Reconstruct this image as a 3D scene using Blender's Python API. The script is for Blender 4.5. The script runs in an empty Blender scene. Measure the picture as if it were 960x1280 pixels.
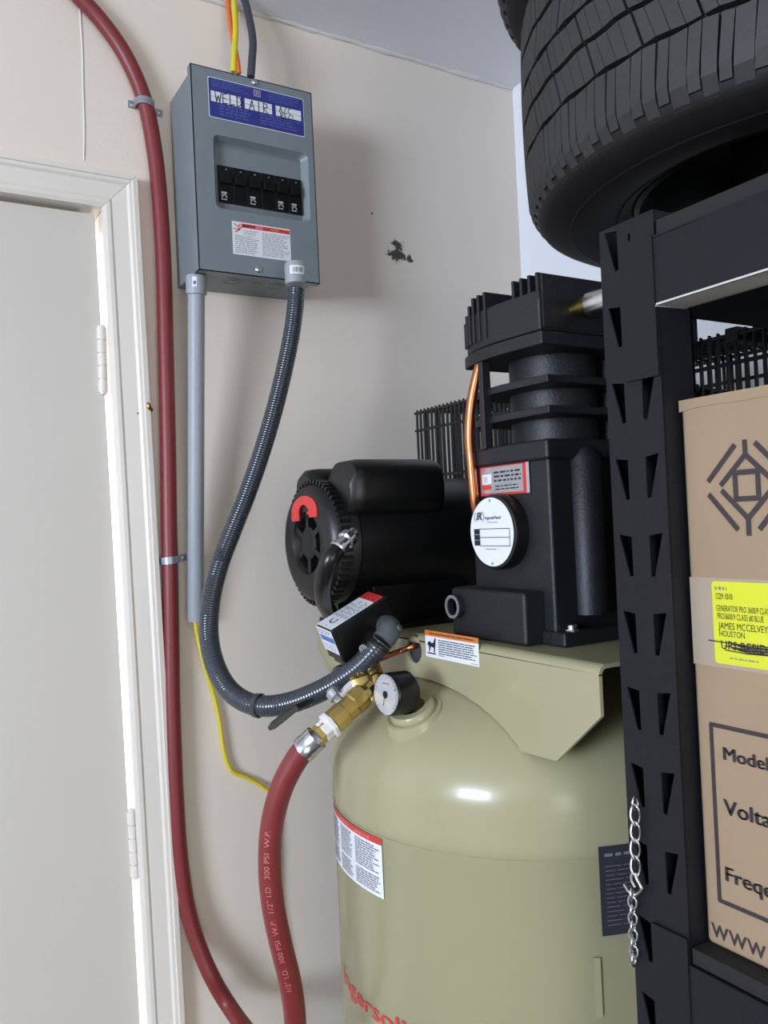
import bpy, bmesh, math, random
from mathutils import Vector, Matrix
from mathutils.geometry import tessellate_polygon
random.seed(7)
SC = bpy.context.scene
COL = SC.collection
PI = math.pi
H = 1.5                      # eye height; everything below is measured from the eye, build() lifts it
OFF = Vector((0, 0, H))

# ------------------------------------------------------------------ camera
F, CX, CY, HC, ROLL = 1035.0, 480.0, 640.0, 652.0, 0.046
yaw = math.atan(617 / 1035)
_d = Vector((1, -ROLL, 0)); _p = Vector((0, HC - CY, F))
_n = _p.cross(_d).normalized()
if _n.y < 0: _n = -_n
_fw = Vector((0, HC - CY, F)); _fw = (_fw - _n * _fw.dot(_n)).normalized()
_rt = _n.cross(_fw)
_Y = _fw * math.cos(yaw) - _rt * math.sin(yaw)
_X = _fw * math.sin(yaw) + _rt * math.cos(yaw)
R = Matrix((_X, _Y, -_n))    # camera axes (right, down, forward) -> world
def ray(px, py): return R @ Vector((px - CX, py - CY, F))
def onX(px, py, x): v = ray(px, py); return v * (x / v.x)
def onY(px, py, y): v = ray(px, py); return v * (y / v.y)
def onZ(px, py, z): v = ray(px, py); return v * (z / v.z)
def at(px, py, d): return ray(px, py) * (d / F)
cam = bpy.data.objects.new('camera', bpy.data.cameras.new('camera'))
COL.objects.link(cam)
cam.data.sensor_fit = 'HORIZONTAL'; cam.data.sensor_width = 36.0
cam.data.lens = 36.0 * F / 960.0
cam.data.clip_start = 0.02
cam.matrix_world = Matrix.Translation(OFF) @ Matrix((R @ Vector((1, 0, 0)), R @ Vector((0, -1, 0)), R @ Vector((0, 0, -1)))).transposed().to_4x4()
SC.camera = cam

# ------------------------------------------------------------------ light
SC.view_settings.view_transform = 'Standard'
SC.view_settings.look = 'None'
SC.view_settings.gamma = 1.0
SC.view_settings.use_curve_mapping = False
SC.view_settings.exposure = 0.06
w = bpy.data.worlds.new('sky'); SC.world = w; w.use_nodes = True
wb = w.node_tree.nodes['Background']
wb.inputs[0].default_value = (1.0, 0.985, 0.97, 1); wb.inputs[1].default_value = 4.1
ROOM_L, ROOM_F = -3.6, -4.6                      # left wall x, front wall y
DOOR_X0, DOOR_X1 = -2.2, 0.85                    # the open garage door in the front wall
def portal(loc, rot, sx, sy):
    l = bpy.data.lights.new('daylight_portal', 'AREA'); l.shape = 'RECTANGLE'; l.size = sx; l.size_y = sy
    l.cycles.is_portal = True
    o = bpy.data.objects.new('daylight_portal', l); COL.objects.link(o); o.location = loc; o.rotation_euler = rot
portal(((DOOR_X0 + DOOR_X1) / 2, ROOM_F, 1.08), (PI / 2, 0, 0), DOOR_X1 - DOOR_X0, 2.16)
def lamp(name, loc, power, size, sy, color, rot=(0, 0, 0)):
    l = bpy.data.lights.new(name, 'AREA'); l.shape = 'RECTANGLE'; l.size = size; l.size_y = sy
    l.energy = power; l.color = color
    o = bpy.data.objects.new(name, l); COL.objects.link(o); o.location = loc; o.rotation_euler = rot
    return o
lamp('window_daylight', (ROOM_L + .03, -1.0, 1.75), 210, 1.1, 1.5, (0.70, 0.81, 1.0), (0, -PI / 2, 0))

# ------------------------------------------------------------------ materials
def lin(c): 
    c /= 255.0
    return c / 12.92 if c <= 0.04045 else ((c + 0.055) / 1.055) ** 2.4
def rgb(r, g, b): return (lin(r), lin(g), lin(b), 1)
def mat(name, c, rough=0.5, metal=0.0, var=0.08, scale=12.0, bump=0.0, bscale=200.0, coat=0.0, spec=0.5):
    m = bpy.data.materials.new(name); m.use_nodes = True
    nt = m.node_tree; b = nt.nodes['Principled BSDF']
    b.inputs['Roughness'].default_value = rough; b.inputs['Metallic'].default_value = metal
    b.inputs['Coat Weight'].default_value = coat; b.inputs['Specular IOR Level'].default_value = spec
    tc = nt.nodes.new('ShaderNodeTexCoord')
    nz = nt.nodes.new('ShaderNodeTexNoise'); nz.inputs['Scale'].default_value = scale; nz.inputs['Detail'].default_value = 4
    nt.links.new(tc.outputs['Object'], nz.inputs['Vector'])
    mx = nt.nodes.new('ShaderNodeMix'); mx.data_type = 'RGBA'
    mx.inputs[6].default_value = tuple(v * (1 - var) for v in c[:3]) + (1,)
    mx.inputs[7].default_value = tuple(min(1, v * (1 + var)) for v in c[:3]) + (1,)
    nt.links.new(nz.outputs['Fac'], mx.inputs[0])
    nt.links.new(mx.outputs[2], b.inputs['Base Color'])
    if bump:
        n2 = nt.nodes.new('ShaderNodeTexNoise'); n2.inputs['Scale'].default_value = bscale; n2.inputs['Detail'].default_value = 3
        nt.links.new(tc.outputs['Object'], n2.inputs['Vector'])
        bp = nt.nodes.new('ShaderNodeBump'); bp.inputs['Strength'].default_value = bump; bp.inputs['Distance'].default_value = 0.002
        nt.links.new(n2.outputs['Fac'], bp.inputs['Height']); nt.links.new(bp.outputs['Normal'], b.inputs['Normal'])
    return m
M = {}
M['wallA'] = mat('beige_wall_paint', rgb(226, 214, 199), 0.6, var=0.03, scale=3, bump=0.12, bscale=140)
M['garage'] = mat('grey_garage_wall', rgb(86, 82, 78), 0.8)
M['wallB'] = mat('white_wall_paint', rgb(236, 236, 238), 0.6, var=0.03, scale=3, bump=0.12, bscale=140)
M['ceil'] = mat('ceiling_paint', rgb(232, 231, 233), 0.7, var=0.03, scale=3, bump=0.15, bscale=120)
M['caulk'] = mat('white_caulk', rgb(215, 210, 204), 0.6)
M['concrete'] = mat('grey_concrete', rgb(98, 95, 91), 0.8, var=0.15, scale=6, bump=0.2)
M['trim'] = mat('cream_gloss_trim', rgb(222, 214, 202), 0.35, var=0.03, scale=5)
M['door'] = mat('cream_door_paint', rgb(206, 199, 188), 0.45, var=0.03, scale=4, bump=0.05)
M['panel'] = mat('grey_enamel', rgb(120, 128, 131), 0.38, var=0.05, scale=30, bump=0.04, bscale=500)
M['conduit'] = mat('grey_plastic_pipe', rgb(150, 155, 160), 0.42, var=0.04)
M['elbow'] = mat('grey_plastic_elbow', rgb(78, 81, 83), 0.5, var=0.06)
M['flex'] = mat('dark_grey_flexible_plastic', rgb(50, 55, 62), 0.22, var=0.1, coat=0.3)
M['hose'] = mat('red_rubber', rgb(122, 42, 42), 0.42, var=0.10, scale=40, bump=0.1, bscale=400)
M['hoseprint'] = mat('faded_pink_print', rgb(196, 116, 112), 0.5, var=0.2, scale=200)
M['black'] = mat('black_paint', rgb(10, 10, 11), 0.38, var=0.15, scale=20, bump=0.08, bscale=300)
M['cast'] = mat('black_cast_iron', rgb(20, 21, 24), 0.5, var=0.2, scale=25, bump=0.25, bscale=350)
M['blackplastic'] = mat('black_plastic', rgb(14, 14, 14), 0.3, var=0.1)
M['wire'] = mat('black_coated_wire', rgb(22, 22, 23), 0.35, var=0.1)
M['rack'] = mat('charcoal_powder_coat', rgb(25, 26, 30), 0.45, var=0.1, scale=40, bump=0.15, bscale=600, spec=0.22)
M['beige'] = mat('beige_gloss_enamel', rgb(157, 151, 117), 0.25, var=0.03, scale=6, coat=0.1, spec=0.4, bump=0.02, bscale=60)
M['white'] = mat('white_label', rgb(222, 223, 226), 0.35, var=0.02)
M['ink'] = mat('black_ink', rgb(28, 27, 30), 0.5, var=0.1)
M['grey'] = mat('grey_print', rgb(120, 120, 126), 0.5, var=0.2, scale=300)
M['lightgrey'] = mat('pale_grey_print', rgb(168, 168, 172), 0.5, var=0.1, scale=300)
M['redlabel'] = mat('red_label_print', rgb(205, 52, 48), 0.4, var=0.06)
M['pinkred'] = mat('pale_red_print', rgb(214, 120, 115), 0.4, var=0.15, scale=200)
M['orange'] = mat('orange_label_print', rgb(200, 112, 40), 0.4, var=0.1)
M['blue'] = mat('dark_blue_label', rgb(48, 54, 128), 0.35, var=0.06, scale=40)
M['bluetext'] = mat('pale_blue_print', rgb(82, 90, 150), 0.4, var=0.2, scale=200)
M['midblue'] = mat('mid_blue_print', rgb(70, 110, 175), 0.4)
M['silverfoil'] = mat('silver_foil_label', rgb(170, 170, 172), 0.3, metal=0.5, var=0.15, scale=120)
M['steel'] = mat('bright_steel', rgb(205, 206, 208), 0.25, metal=1.0, var=0.08)
M['zinc'] = mat('galvanised_zinc', rgb(160, 165, 172), 0.4, metal=0.7, var=0.12, scale=40)
M['brass'] = mat('brass', rgb(206, 180, 108), 0.25, metal=1.0, var=0.15, scale=40)
M['copper'] = mat('copper', rgb(190, 118, 78), 0.32, metal=1.0, var=0.12, scale=40)
M['tape'] = mat('white_thread_tape', rgb(215, 212, 205), 0.5)
M['rubber'] = mat('tyre_rubber', rgb(56, 54, 53), 0.62, var=0.25, scale=14, bump=0.2, bscale=180, spec=0.3)
M['sidewall'] = mat('dark_sidewall_rubber', rgb(36, 34, 34), 0.6, var=0.2, scale=10, bump=0.1, bscale=150, spec=0.2)
M['card'] = mat('brown_cardboard', rgb(152, 128, 100), 0.75, var=0.06, scale=15, bump=0.08, bscale=250)
M['cardtape'] = mat('clear_tape_over_cardboard', rgb(160, 144, 124), 0.3, var=0.04, scale=30)
M['cardprint'] = mat('dark_brown_print', rgb(52, 44, 46), 0.6, var=0.15, scale=80)
M['yellow'] = mat('fluorescent_yellow_sticker', rgb(205, 205, 40), 0.45, var=0.04)
M['yellowcable'] = mat('yellow_cable_sheath', rgb(222, 200, 40), 0.4)
M['orangecable'] = mat('orange_cable_sheath', rgb(225, 110, 45), 0.4)
M['darkcable'] = mat('dark_grey_cable_sheath', rgb(62, 64, 74), 0.45)
M['datalabel'] = mat('dark_slate_label', rgb(48, 49, 55), 0.4)
M['board'] = mat('pale_shelf_board', rgb(190, 186, 178), 0.7, var=0.08, scale=20)
M['darkboard'] = mat('dark_shelf_board', rgb(24, 23, 22), 0.8, var=0.1)
M['gold'] = mat('tarnished_brass_hook', rgb(150, 115, 45), 0.35, metal=0.9, var=0.3, scale=300)
M['glass'] = mat('clear_gauge_lens', (0.9, 0.9, 0.9, 1), 0.05, var=0.0)
M['glass'].node_tree.nodes['Principled BSDF'].inputs['Transmission Weight'].default_value = 1.0
M['glass'].node_tree.nodes['Principled BSDF'].inputs['IOR'].default_value = 1.2

def add_stain(m, spots, dark):
    """dirt scuffs with a shape of their own: (centre, radius)"""
    nt = m.node_tree; b = nt.nodes['Principled BSDF']
    src = b.inputs['Base Color'].links[0].from_socket
    geo = nt.nodes.new('ShaderNodeTexCoord')
    nz = nt.nodes.new('ShaderNodeTexNoise'); nz.inputs['Scale'].default_value = 75; nz.inputs['Detail'].default_value = 6
    nt.links.new(geo.outputs['Object'], nz.inputs['Vector'])
    for c, r, thr in spots:
        ds = nt.nodes.new('ShaderNodeVectorMath'); ds.operation = 'DISTANCE'; ds.inputs[1].default_value = c
        nt.links.new(geo.outputs['Object'], ds.inputs[0])
        mr = nt.nodes.new('ShaderNodeMapRange'); mr.inputs[1].default_value = 0; mr.inputs[2].default_value = r
        mr.inputs[3].default_value = 0.42; mr.inputs[4].default_value = -0.22
        nt.links.new(ds.outputs['Value'], mr.inputs[0])
        ad = nt.nodes.new('ShaderNodeMath'); ad.operation = 'ADD'
        nt.links.new(nz.outputs['Fac'], ad.inputs[0]); nt.links.new(mr.outputs[0], ad.inputs[1])
        st = nt.nodes.new('ShaderNodeMapRange'); st.inputs[1].default_value = thr; st.inputs[2].default_value = thr + 0.12
        nt.links.new(ad.outputs[0], st.inputs[0])
        mx = nt.nodes.new('ShaderNodeMix'); mx.data_type = 'RGBA'; mx.inputs[7].default_value = dark
        nt.links.new(st.outputs[0], mx.inputs[0]); nt.links.new(src, mx.inputs[6])
        nt.links.new(mx.outputs[2], b.inputs['Base Color']); src = mx.outputs[2]

# ------------------------------------------------------------------ mesh builder
ORG = {}
class MB:
    def __init__(s): s.v = []; s.f = []; s.m = []; s.mats = []
    def slot(s, mt):
        if mt not in s.mats: s.mats.append(mt)
        return s.mats.index(mt)
    def add(s, vs, fs, mt):
        k = len(s.v); i = s.slot(mt)
        s.v += [Vector(v) for v in vs]
        for f in fs: s.f.append([k + j for j in f]); s.m.append(i)
    def box(s, a, b, mt):
        x0, y0, z0 = a; x1, y1, z1 = b
        s.add([(x0, y0, z0), (x1, y0, z0), (x1, y1, z0), (x0, y1, z0), (x0, y0, z1), (x1, y0, z1), (x1, y1, z1), (x0, y1, z1)],
              [(0, 3, 2, 1), (4, 5, 6, 7), (0, 1, 5, 4), (1, 2, 6, 5), (2, 3, 7, 6), (3, 0, 4, 7)], mt)
    def obox(s, o, a, b, c, mt):
        o, a, b, c = map(Vector, (o, a, b, c))
        s.add([o, o + a, o + a + b, o + b, o + c, o + a + c, o + a + b + c, o + b + c],
              [(0, 3, 2, 1), (4, 5, 6, 7), (0, 1, 5, 4), (1, 2, 6, 5), (2, 3, 7, 6), (3, 0, 4, 7)], mt)
    def prism(s, poly, vec, mt):
        n = len(poly); vec = Vector(vec)
        vs = [Vector(p) for p in poly]; vs += [p + vec for p in vs]
        fs = [tuple(range(n - 1, -1, -1)), tuple(range(n, 2 * n))] + [(i, (i + 1) % n, n + (i + 1) % n, n + i) for i in range(n)]
        s.add(vs, fs, mt)
    def loft(s, loops, mt, cap=True):
        n = len(loops[0]); vs = [p for l in loops for p in l]; fs = []
        for k in range(len(loops) - 1):
            for i in range(n):
                j = (i + 1) % n
                fs.append((k * n + i, k * n + j, (k + 1) * n + j, (k + 1) * n + i))
        if cap:
            fs.append(tuple(range(n - 1, -1, -1))); q = (len(loops) - 1) * n; fs.append(tuple(range(q, q + n)))
        s.add(vs, fs, mt)
    def lathe(s, o, ax, prof, mt, n=32, cap=True, mod=None):
        o = Vector(o); ax = Vector(ax).normalized()
        u = ax.cross(Vector((0, 0, 1)))
        if u.length < 0.1: u = Vector((1, 0, 0))
        u.normalize(); v = ax.cross(u)
        loops = []
        for t, r in prof:
            loops.append([o + ax * t + (u * math.cos(2 * PI * i / n) + v * math.sin(2 * PI * i / n)) * (r * (mod(i) if mod else 1)) for i in range(n)])
        s.loft(loops, mt, cap)
    def tube(s, path, r, mt, n=10, cap=True):
        path = [Vector(p) for p in path]; N = len(path)
        rr = r if isinstance(r, (list, tuple)) else [r] * N
        t0 = (path[1] - path[0]).normalized(); u = t0.cross(Vector((0.3, 0.5, 0.81))).normalized()
        loops = []
        for k in range(N):
            t = (path[min(k + 1, N - 1)] - path[max(k - 1, 0)]).normalized()
            u = (u - t * u.dot(t)).normalized(); v = t.cross(u)
            loops.append([path[k] + (u * math.cos(2 * PI * i / n) + v * math.sin(2 * PI * i / n)) * rr[k] for i in range(n)])
        s.loft(loops, mt, cap)
    def rect(s, m, u0, u1, v0, v1, l, mt, nu=1):
        vs = []; fs = []
        for i in range(nu + 1):
            u = u0 + (u1 - u0) * i / nu
            vs += [m(u, v0, l), m(u, v1, l)]
        for i in range(nu): fs.append((2 * i, 2 * i + 1, 2 * i + 3, 2 * i + 2))
        s.add(vs, fs, mt)
    def poly(s, m, pts, l, mt):
        tris = tessellate_polygon([[Vector((p[0], p[1], 0)) for p in pts]])
        s.add([m(p[0], p[1], l) for p in pts], [tuple(t) for t in tris], mt)
    def stroke(s, m, pts, wd, l, mt):
        for q_, (a, b) in enumerate(zip(pts[:-1], pts[1:])):
            l += q_ * 2e-5 * (-1) ** q_
            dx, dy = b[0] - a[0], b[1] - a[1]; L = math.hypot(dx, dy) or 1e-9
            nx, ny = -dy / L * wd / 2, dx / L * wd / 2; ex, ey = dx / L * wd * .25, dy / L * wd * .25
            s.add([m(a[0] + nx - ex, a[1] + ny - ey, l), m(b[0] + nx + ex, b[1] + ny + ey, l), m(b[0] - nx + ex, b[1] - ny + ey, l), m(a[0] - nx - ex, a[1] - ny - ey, l)], [(0, 1, 2, 3)], mt)
    def plate(s, outer, holes, m, l0, l1, mt, mth=None):
        """flat plate with holes; outer/holes are 2-D loops, m maps (u,v,l)"""
        loops = [outer] + list(holes)
        tris = tessellate_polygon([[Vector((p[0], p[1], 0)) for p in lp] for lp in loops])
        flat = [p for lp in loops for p in lp]
        for l in (l0, l1): s.add([m(p[0], p[1], l) for p in flat], [tuple(t) for t in tris], mt)
        for q, lp in enumerate(loops):
            n = len(lp)
            s.add([m(p[0], p[1], l0) for p in lp] + [m(p[0], p[1], l1) for p in lp], [(i, (i + 1) % n, n + (i + 1) % n, n + i) for i in range(n)], mt)
    def words(s, m, u0, u1, v0, v1, rows, l, mt, fill=0.62, gap=0.12, ragged=0.25):
        """rows of print too small to read"""
        pitch = (v1 - v0) / rows
        for i in range(rows):
            v = v0 + pitch * (i + 0.5); hh = pitch * fill / 2; u = u0
            end = u1 - random.random() * ragged * (u1 - u0)
            while u < end:
                wd = (0.06 + 0.16 * random.random()) * (u1 - u0)
                s.rect(m, u, min(u + wd, end), v - hh, v + hh, l, mt); u += wd + gap * pitch * 4
    def text(s, m, txt, u, v, h, l, mt, bold=0.0, sx=1.0, align='LEFT', shear=0.0):
        vs, fs = text_geo(txt, bold, align, shear)
        s.add([m(u + p[0] * h * sx, v - p[1] * h, l) for p in vs], fs, mt)
    def build(s, name, parent=None, smooth=35, bevel=0.0, seg=2, local=False, weld=True):
        me = bpy.data.meshes.new(name)
        org = Vector((0, 0, 0)) if local else (ORG[parent.name] if parent is not None else Vector((0, 0, 0)))
        off = Vector((0, 0, 0)) if local else OFF
        me.from_pydata([v + off - org for v in s.v], [], s.f)
        for mt in s.mats: me.materials.append(M[mt])
        me.polygons.foreach_set('material_index', s.m)
        bm = bmesh.new(); bm.from_mesh(me)
        if weld: bmesh.ops.remove_doubles(bm, verts=bm.verts, dist=1e-6)
        bmesh.ops.recalc_face_normals(bm, faces=bm.faces)
        bm.to_mesh(me); bm.free()
        if smooth:
            me.polygons.foreach_set('use_smooth', [True] * len(me.polygons))
            me.set_sharp_from_angle(angle=math.radians(smooth))
        o = bpy.data.objects.new(name, me); COL.objects.link(o)
        if parent is not None: o.parent = parent
        ORG[o.name] = org
        if bevel:
            b = o.modifiers.new('edge_bevel', 'BEVEL'); b.width = bevel; b.segments = seg; b.limit_method = 'ANGLE'; b.angle_limit = math.radians(40)
            b.harden_normals = True
        return o
_TC = {}
def text_geo(txt, bold, align, shear):
    k = (txt, bold, align, shear)
    if k in _TC: return _TC[k]
    c = bpy.data.curves.new('lettering', 'FONT'); c.body = txt; c.size = 1.38; c.offset = bold; c.align_x = align; c.shear = shear
    c.resolution_u = 3; c.fill_mode = 'FRONT'
    o = bpy.data.objects.new('lettering', c); COL.objects.link(o)
    dg = bpy.context.evaluated_depsgraph_get(); dg.update()
    me = o.evaluated_get(dg).to_mesh()
    r = ([tuple(v.co) for v in me.vertices], [tuple(p.vertices) for p in me.polygons])
    o.evaluated_get(dg).to_mesh_clear()
    bpy.data.objects.remove(o); bpy.data.curves.remove(c)
    _TC[k] = r
    return r
def tag(o, label, cat, group=None):
    o['label'] = label; o['category'] = cat
    if group: o['group'] = group
    return o
def empty(name, loc, label, cat, group=None):
    o = bpy.data.objects.new(name, None); COL.objects.link(o)
    o.location = Vector(loc) + OFF; o.empty_display_size = 0.05
    ORG[o.name] = Vector(loc) + OFF
    return tag(o, label, cat, group)
def structure(o): o['kind'] = 'structure'; return o
def copy(o, parent, loc=None):
    c = o.copy(); COL.objects.link(c); c.parent = parent
    if loc is not None: c.location = loc
    return c
def mY(o):   # sheet facing -y: u to the right, v down
    o = Vector(o); return lambda u, v, l=0: o + Vector((u, -l, -v))
def mX(o):   # sheet facing -x: seen from -x, u runs to -y
    o = Vector(o); return lambda u, v, l=0: o + Vector((-l, -u, -v))
def rrect(u0, u1, v0, v1, r, n=4):
    p = []
    for cx, cy, a in ((u1 - r, v0 + r, -PI / 2), (u1 - r, v1 - r, 0), (u0 + r, v1 - r, PI / 2), (u0 + r, v0 + r, PI)):
        for i in range(n + 1): t = a + PI / 2 * i / n; p.append((cx + r * math.cos(t), cy + r * math.sin(t)))
    return p
def circ(u, v, r, n=20, ry=None): return [(u + r * math.cos(2 * PI * i / n), v + (ry or r) * math.sin(2 * PI * i / n)) for i in range(n)]
def spline(pts, n=8):
    P = [Vector(p) for p in pts]; P = [P[0] * 2 - P[1]] + P + [P[-1] * 2 - P[-2]]; out = []
    for i in range(1, len(P) - 2):
        a, b, c, d = P[i - 1:i + 3]
        for k in range(n):
            t = k / n
            out.append(0.5 * (2 * b + (c - a) * t + (2 * a - 5 * b + 4 * c - d) * t * t + (3 * b - a - 3 * c + d) * t ** 3))
    out.append(P[-2]); return out

# ------------------------------------------------------------------ the room
WY, WX = 1.40, 1.217            # back wall plane, right wall plane
ZC, ZF = 0.946, -1.5
LEAN = 0.0135                   # the old door frame stands slightly out of plumb
DX, DTOP = 0.3095, 0.533        # door's hinge edge at its top, door top
def lx(x, z): return x + LEAN * (DTOP - z)
m_ = MB(); m_.box((ROOM_L - .3, ROOM_F - .1, -1.6), (WX + .1, WY + .12, ZF), 'concrete'); structure(m_.build('floor'))
m_ = MB(); m_.box((ROOM_L - .1, ROOM_F - .1, ZC), (WX + .1, WY + .12, ZC + .1), 'ceil'); ceil = structure(m_.build('ceiling'))
m_ = MB(); m_.box((WX, ROOM_F, ZF), (WX + .1, WY + .12, ZC), 'wallB'); structure(m_.build('wall_right'))
# back wall with the door opening
OPL, OPR, OPT = -0.56, 0.356, 0.556
m_ = MB()
mm = mY((0, WY, 0))
m_.plate([(ROOM_L, -ZC), (WX, -ZC), (WX, -ZF), (OPR + LEAN * 2.03, -ZF), (OPR, -OPT), (OPL, -OPT), (OPL + LEAN * 2.03, -ZF), (ROOM_L, -ZF)], [], mm, 0, -.12, 'wallA')
wallA = structure(m_.build('wall_back', smooth=0))
cS = onY(497, 317, WY) + OFF; cS2 = onY(497, 308, WY) + OFF; cS3 = onY(465, 267, WY) + OFF; cS4 = onY(512, 324, WY) + OFF
add_stain(M['wallA'], [(cS, 0.046, 0.64), (cS2, 0.036, 0.68), (cS4, 0.030, 0.70), (cS3, 0.006, 0.6)], rgb(66, 60, 55))
m_ = MB()
sp = [onY(100, 12, WY), onY(103, 60, WY), onY(104, 110, WY), onY(105.5, 160, WY), onY(105, 200, WY)]
m_.tube([p + Vector((0, 0.0005, 0)) for p in spline(sp, 4)], 0.0022, 'caulk', 6); m_.build('plaster_crack_ridge', wallA)
# solid left wall, unseen window frame added round the lamp; front wall with the open garage door
m_ = MB(); mm = lambda u, v, l=0: Vector((ROOM_L - l, u, -v))
m_.plate([(ROOM_F, -ZC), (WY + .12, -ZC), (WY + .12, -ZF), (ROOM_F, -ZF)], [], mm, 0, .1, 'garage')
structure(m_.build('wall_left', smooth=0))
m_ = MB()
for (y0, y1, z0, z1) in ((-1.85, -1.75, -.36, .86), (-.25, -.15, -.36, .86), (-1.85, -.15, .80, .88), (-1.85, -.15, -.38, -.30)): m_.box((ROOM_L, y0, z0), (ROOM_L + .025, y1, z1), 'trim')
structure(m_.build('added_window_frame'))
m_ = MB(); mm = lambda u, v, l=0: Vector((u, ROOM_F - l, -v))
m_.plate([(ROOM_L, -ZC), (WX, -ZC), (WX, -ZF), (DOOR_X1, -ZF), (DOOR_X1, -.66), (DOOR_X0, -.66), (DOOR_X0, -ZF), (ROOM_L, -ZF)], [], mm, 0, .1, 'garage')
structure(m_.build('wall_front', smooth=0))
# rough bead of paint where wall meets ceiling
m_ = MB(); pts = []
for i in range(60):
    x = 0.2 + (WX - 0.2) * i / 59
    pts.append((x, WY - 0.002 + random.uniform(-.0015, .001), ZC - 0.001 + random.uniform(-.002, .001)))
m_.tube(pts, [0.003 + random.random() * 0.0025 for _ in pts], 'caulk', 6); structure(m_.build('trim_1'))

# ------------------------------------------------------------------ door and its casing
prof = [(0, 0), (0, .009), (.006, .012), (.012, .0125), (.016, .0105), (.040, .013), (.044, .0165), (.049, .017), (.050, .0195), (.058, .019), (.058, 0)]
XI, ZI = DX + 0.0078, DTOP + 0.006          # casing inner edge at the top corner
def casing_map(seg):
    if seg == 'side': return lambda a, t, e: Vector((lx(XI, e) + a, WY - t, e))
m_ = MB()
lo = [Vector((lx(XI, ZF) + a, WY - t, ZF)) for a, t in prof]
hi = [Vector((lx(XI, ZI + a) + a, WY - t, ZI + a)) for a, t in prof]
m_.loft([lo, hi], 'trim'); structure(m_.build('trim_2', smooth=20))
m_ = MB()
XL = -0.66
rr = [Vector((lx(XI, ZI + a) + a - 0.0006, WY - t, ZI + a)) for a, t in prof]
ll = [Vector((XL - 0.0 - a, WY - t, ZI + a)) for a, t in prof]
m_.loft([ll, rr], 'trim'); structure(m_.build('trim_3', smooth=20))
m_ = MB()     # jamb lining
m_.prism([(lx(XI + .003, ZF), WY + .001, ZF), (lx(XI + .027, ZF), WY + .001, ZF), (lx(XI + .027, ZI + .01), WY + .001, ZI + .01), (lx(XI + .003, ZI), WY + .001, ZI)], (0, .118, 0), 'trim')
m_.prism([(XL + .1, WY + .001, ZI), (XI, WY + .001, ZI), (XI + .026, WY + .001, ZI + .010), (XL + .1, WY + .001, ZI + .010)], (0, .118, 0), 'trim')
m_.box((XL + .1, WY + .052, ZI - .020), (XI - .022, WY + .075, ZI + .002), 'trim')  # unseen stop strip, added to block light through the gap above the door
structure(m_.build('trim_4', smooth=0))
m_ = MB(); YD = WY + 0.012
m_.prism([(XL + .1, YD, ZF + .01), (lx(DX, ZF), YD, ZF + .01), (lx(DX, DTOP), YD, DTOP), (XL + .1, YD, DTOP)], (0, .034, 0), 'door')
door = structure(m_.build('door_1', bevel=0.002))
def hinge(px0, py0, px1, py1):
    a = onY(px0, py0, YD - .004); b = onY(px1, py1, YD - .004); d = b - a; L = d.length; d.normalize()
    h = MB()
    for k in range(5):
        s0, s1 = L * (k / 5) + .0008, L * ((k + 1) / 5) - .0008
        h.lathe(a + d * s0, d, [(0, .0076), (s1 - s0, .0076)], 'trim', 14)
    h.lathe(a - d * .004, d, [(0, .003), (.002, .0058), (L + .006, .0058), (L + .008, .003)], 'trim', 10)
    
    return h.build('hinge', door)
hinge(126.5, 409, 129, 491); hinge(164, 1014, 169, 1096)
hp = onY(181, 507, WY - .008)
t = empty('brass_hook', hp, 'small tarnished brass hook screwed into the door casing beside the red hose', 'hook')
m_ = MB(); m_.tube(spline([hp + Vector((-.004, .0, .008)), hp + Vector((0, -.004, .006)), hp + Vector((.003, -.010, 0)), hp + Vector((.005, -.010, -.006)), hp + Vector((.009, -.006, -.008))], 5), [.0045] * 6 + [.0036] * 15, 'gold', 8)
m_.build('hook', t)
m_ = MB(); m_.lathe(hp + Vector((-.013, -.003, -.014)), (0, -1, 0), [(0, .0022), (.002, .0018)], 'gold', 8); m_.lathe(hp + Vector((-.002, .0, .004)), (0, -1, 0), [(-.012, .006), (.002, .006), (.004, .003)], 'gold', 10); m_.build('screw', t)

# ------------------------------------------------------------------ breaker panel
PY = 1.272
ptl = onY(237.5, 76, PY); pbr = onY(400, 355, PY)
PX0, PX1, PZ1, PZ0 = ptl.x, pbr.x, ptl.z - .003, pbr.z
PW, PH = PX1 - PX0, PZ1 - PZ0
panel = empty('breaker_panel', ((PX0 + PX1) / 2, WY, PZ0), 'grey metal circuit breaker panel with blue directory label mounted on the beige wall', 'electrical panel')
m_ = MB()
m_.box((PX0 + .004, PY + .012, PZ0 + .004), (PX1 - .004, WY - .0005, PZ1 - .004), 'panel'); m_.build('enclosure', panel, bevel=.002)
mp = mY((PX0, PY, PZ1))
def pp(px, py): q = onY(px, py, PY); return (q.x - PX0, PZ1 - q.z)
wa = pp(270, 168); wb_ = pp(386, 278); wc = pp(266, 256); wd = pp(387, 190)
U0, U1, V0, V1 = (wa[0] + wc[0]) / 2, (wb_[0] + wd[0]) / 2, (wa[1]), (wb_[1])
hole = rrect(U0, U1, V0, V1, .010, 5); inner = rrect(U0 + .006, U1 - .009, V0 + .006, V1 - .004, .007, 5)
m_ = MB()
m_.plate(rrect(0, PW, 0, PH, .002, 2), [hole], mp, 0, -.0015, 'panel')
n = len(hole); DEEP = -.012
m_.add([mp(p[0], p[1], 0) for p in hole] + [mp(p[0], p[1], DEEP) for p in inner], [(i, (i + 1) % n, n + (i + 1) % n, n + i) for i in range(n)], 'panel')
m_.poly(mp, inner, DEEP, 'panel')
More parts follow.
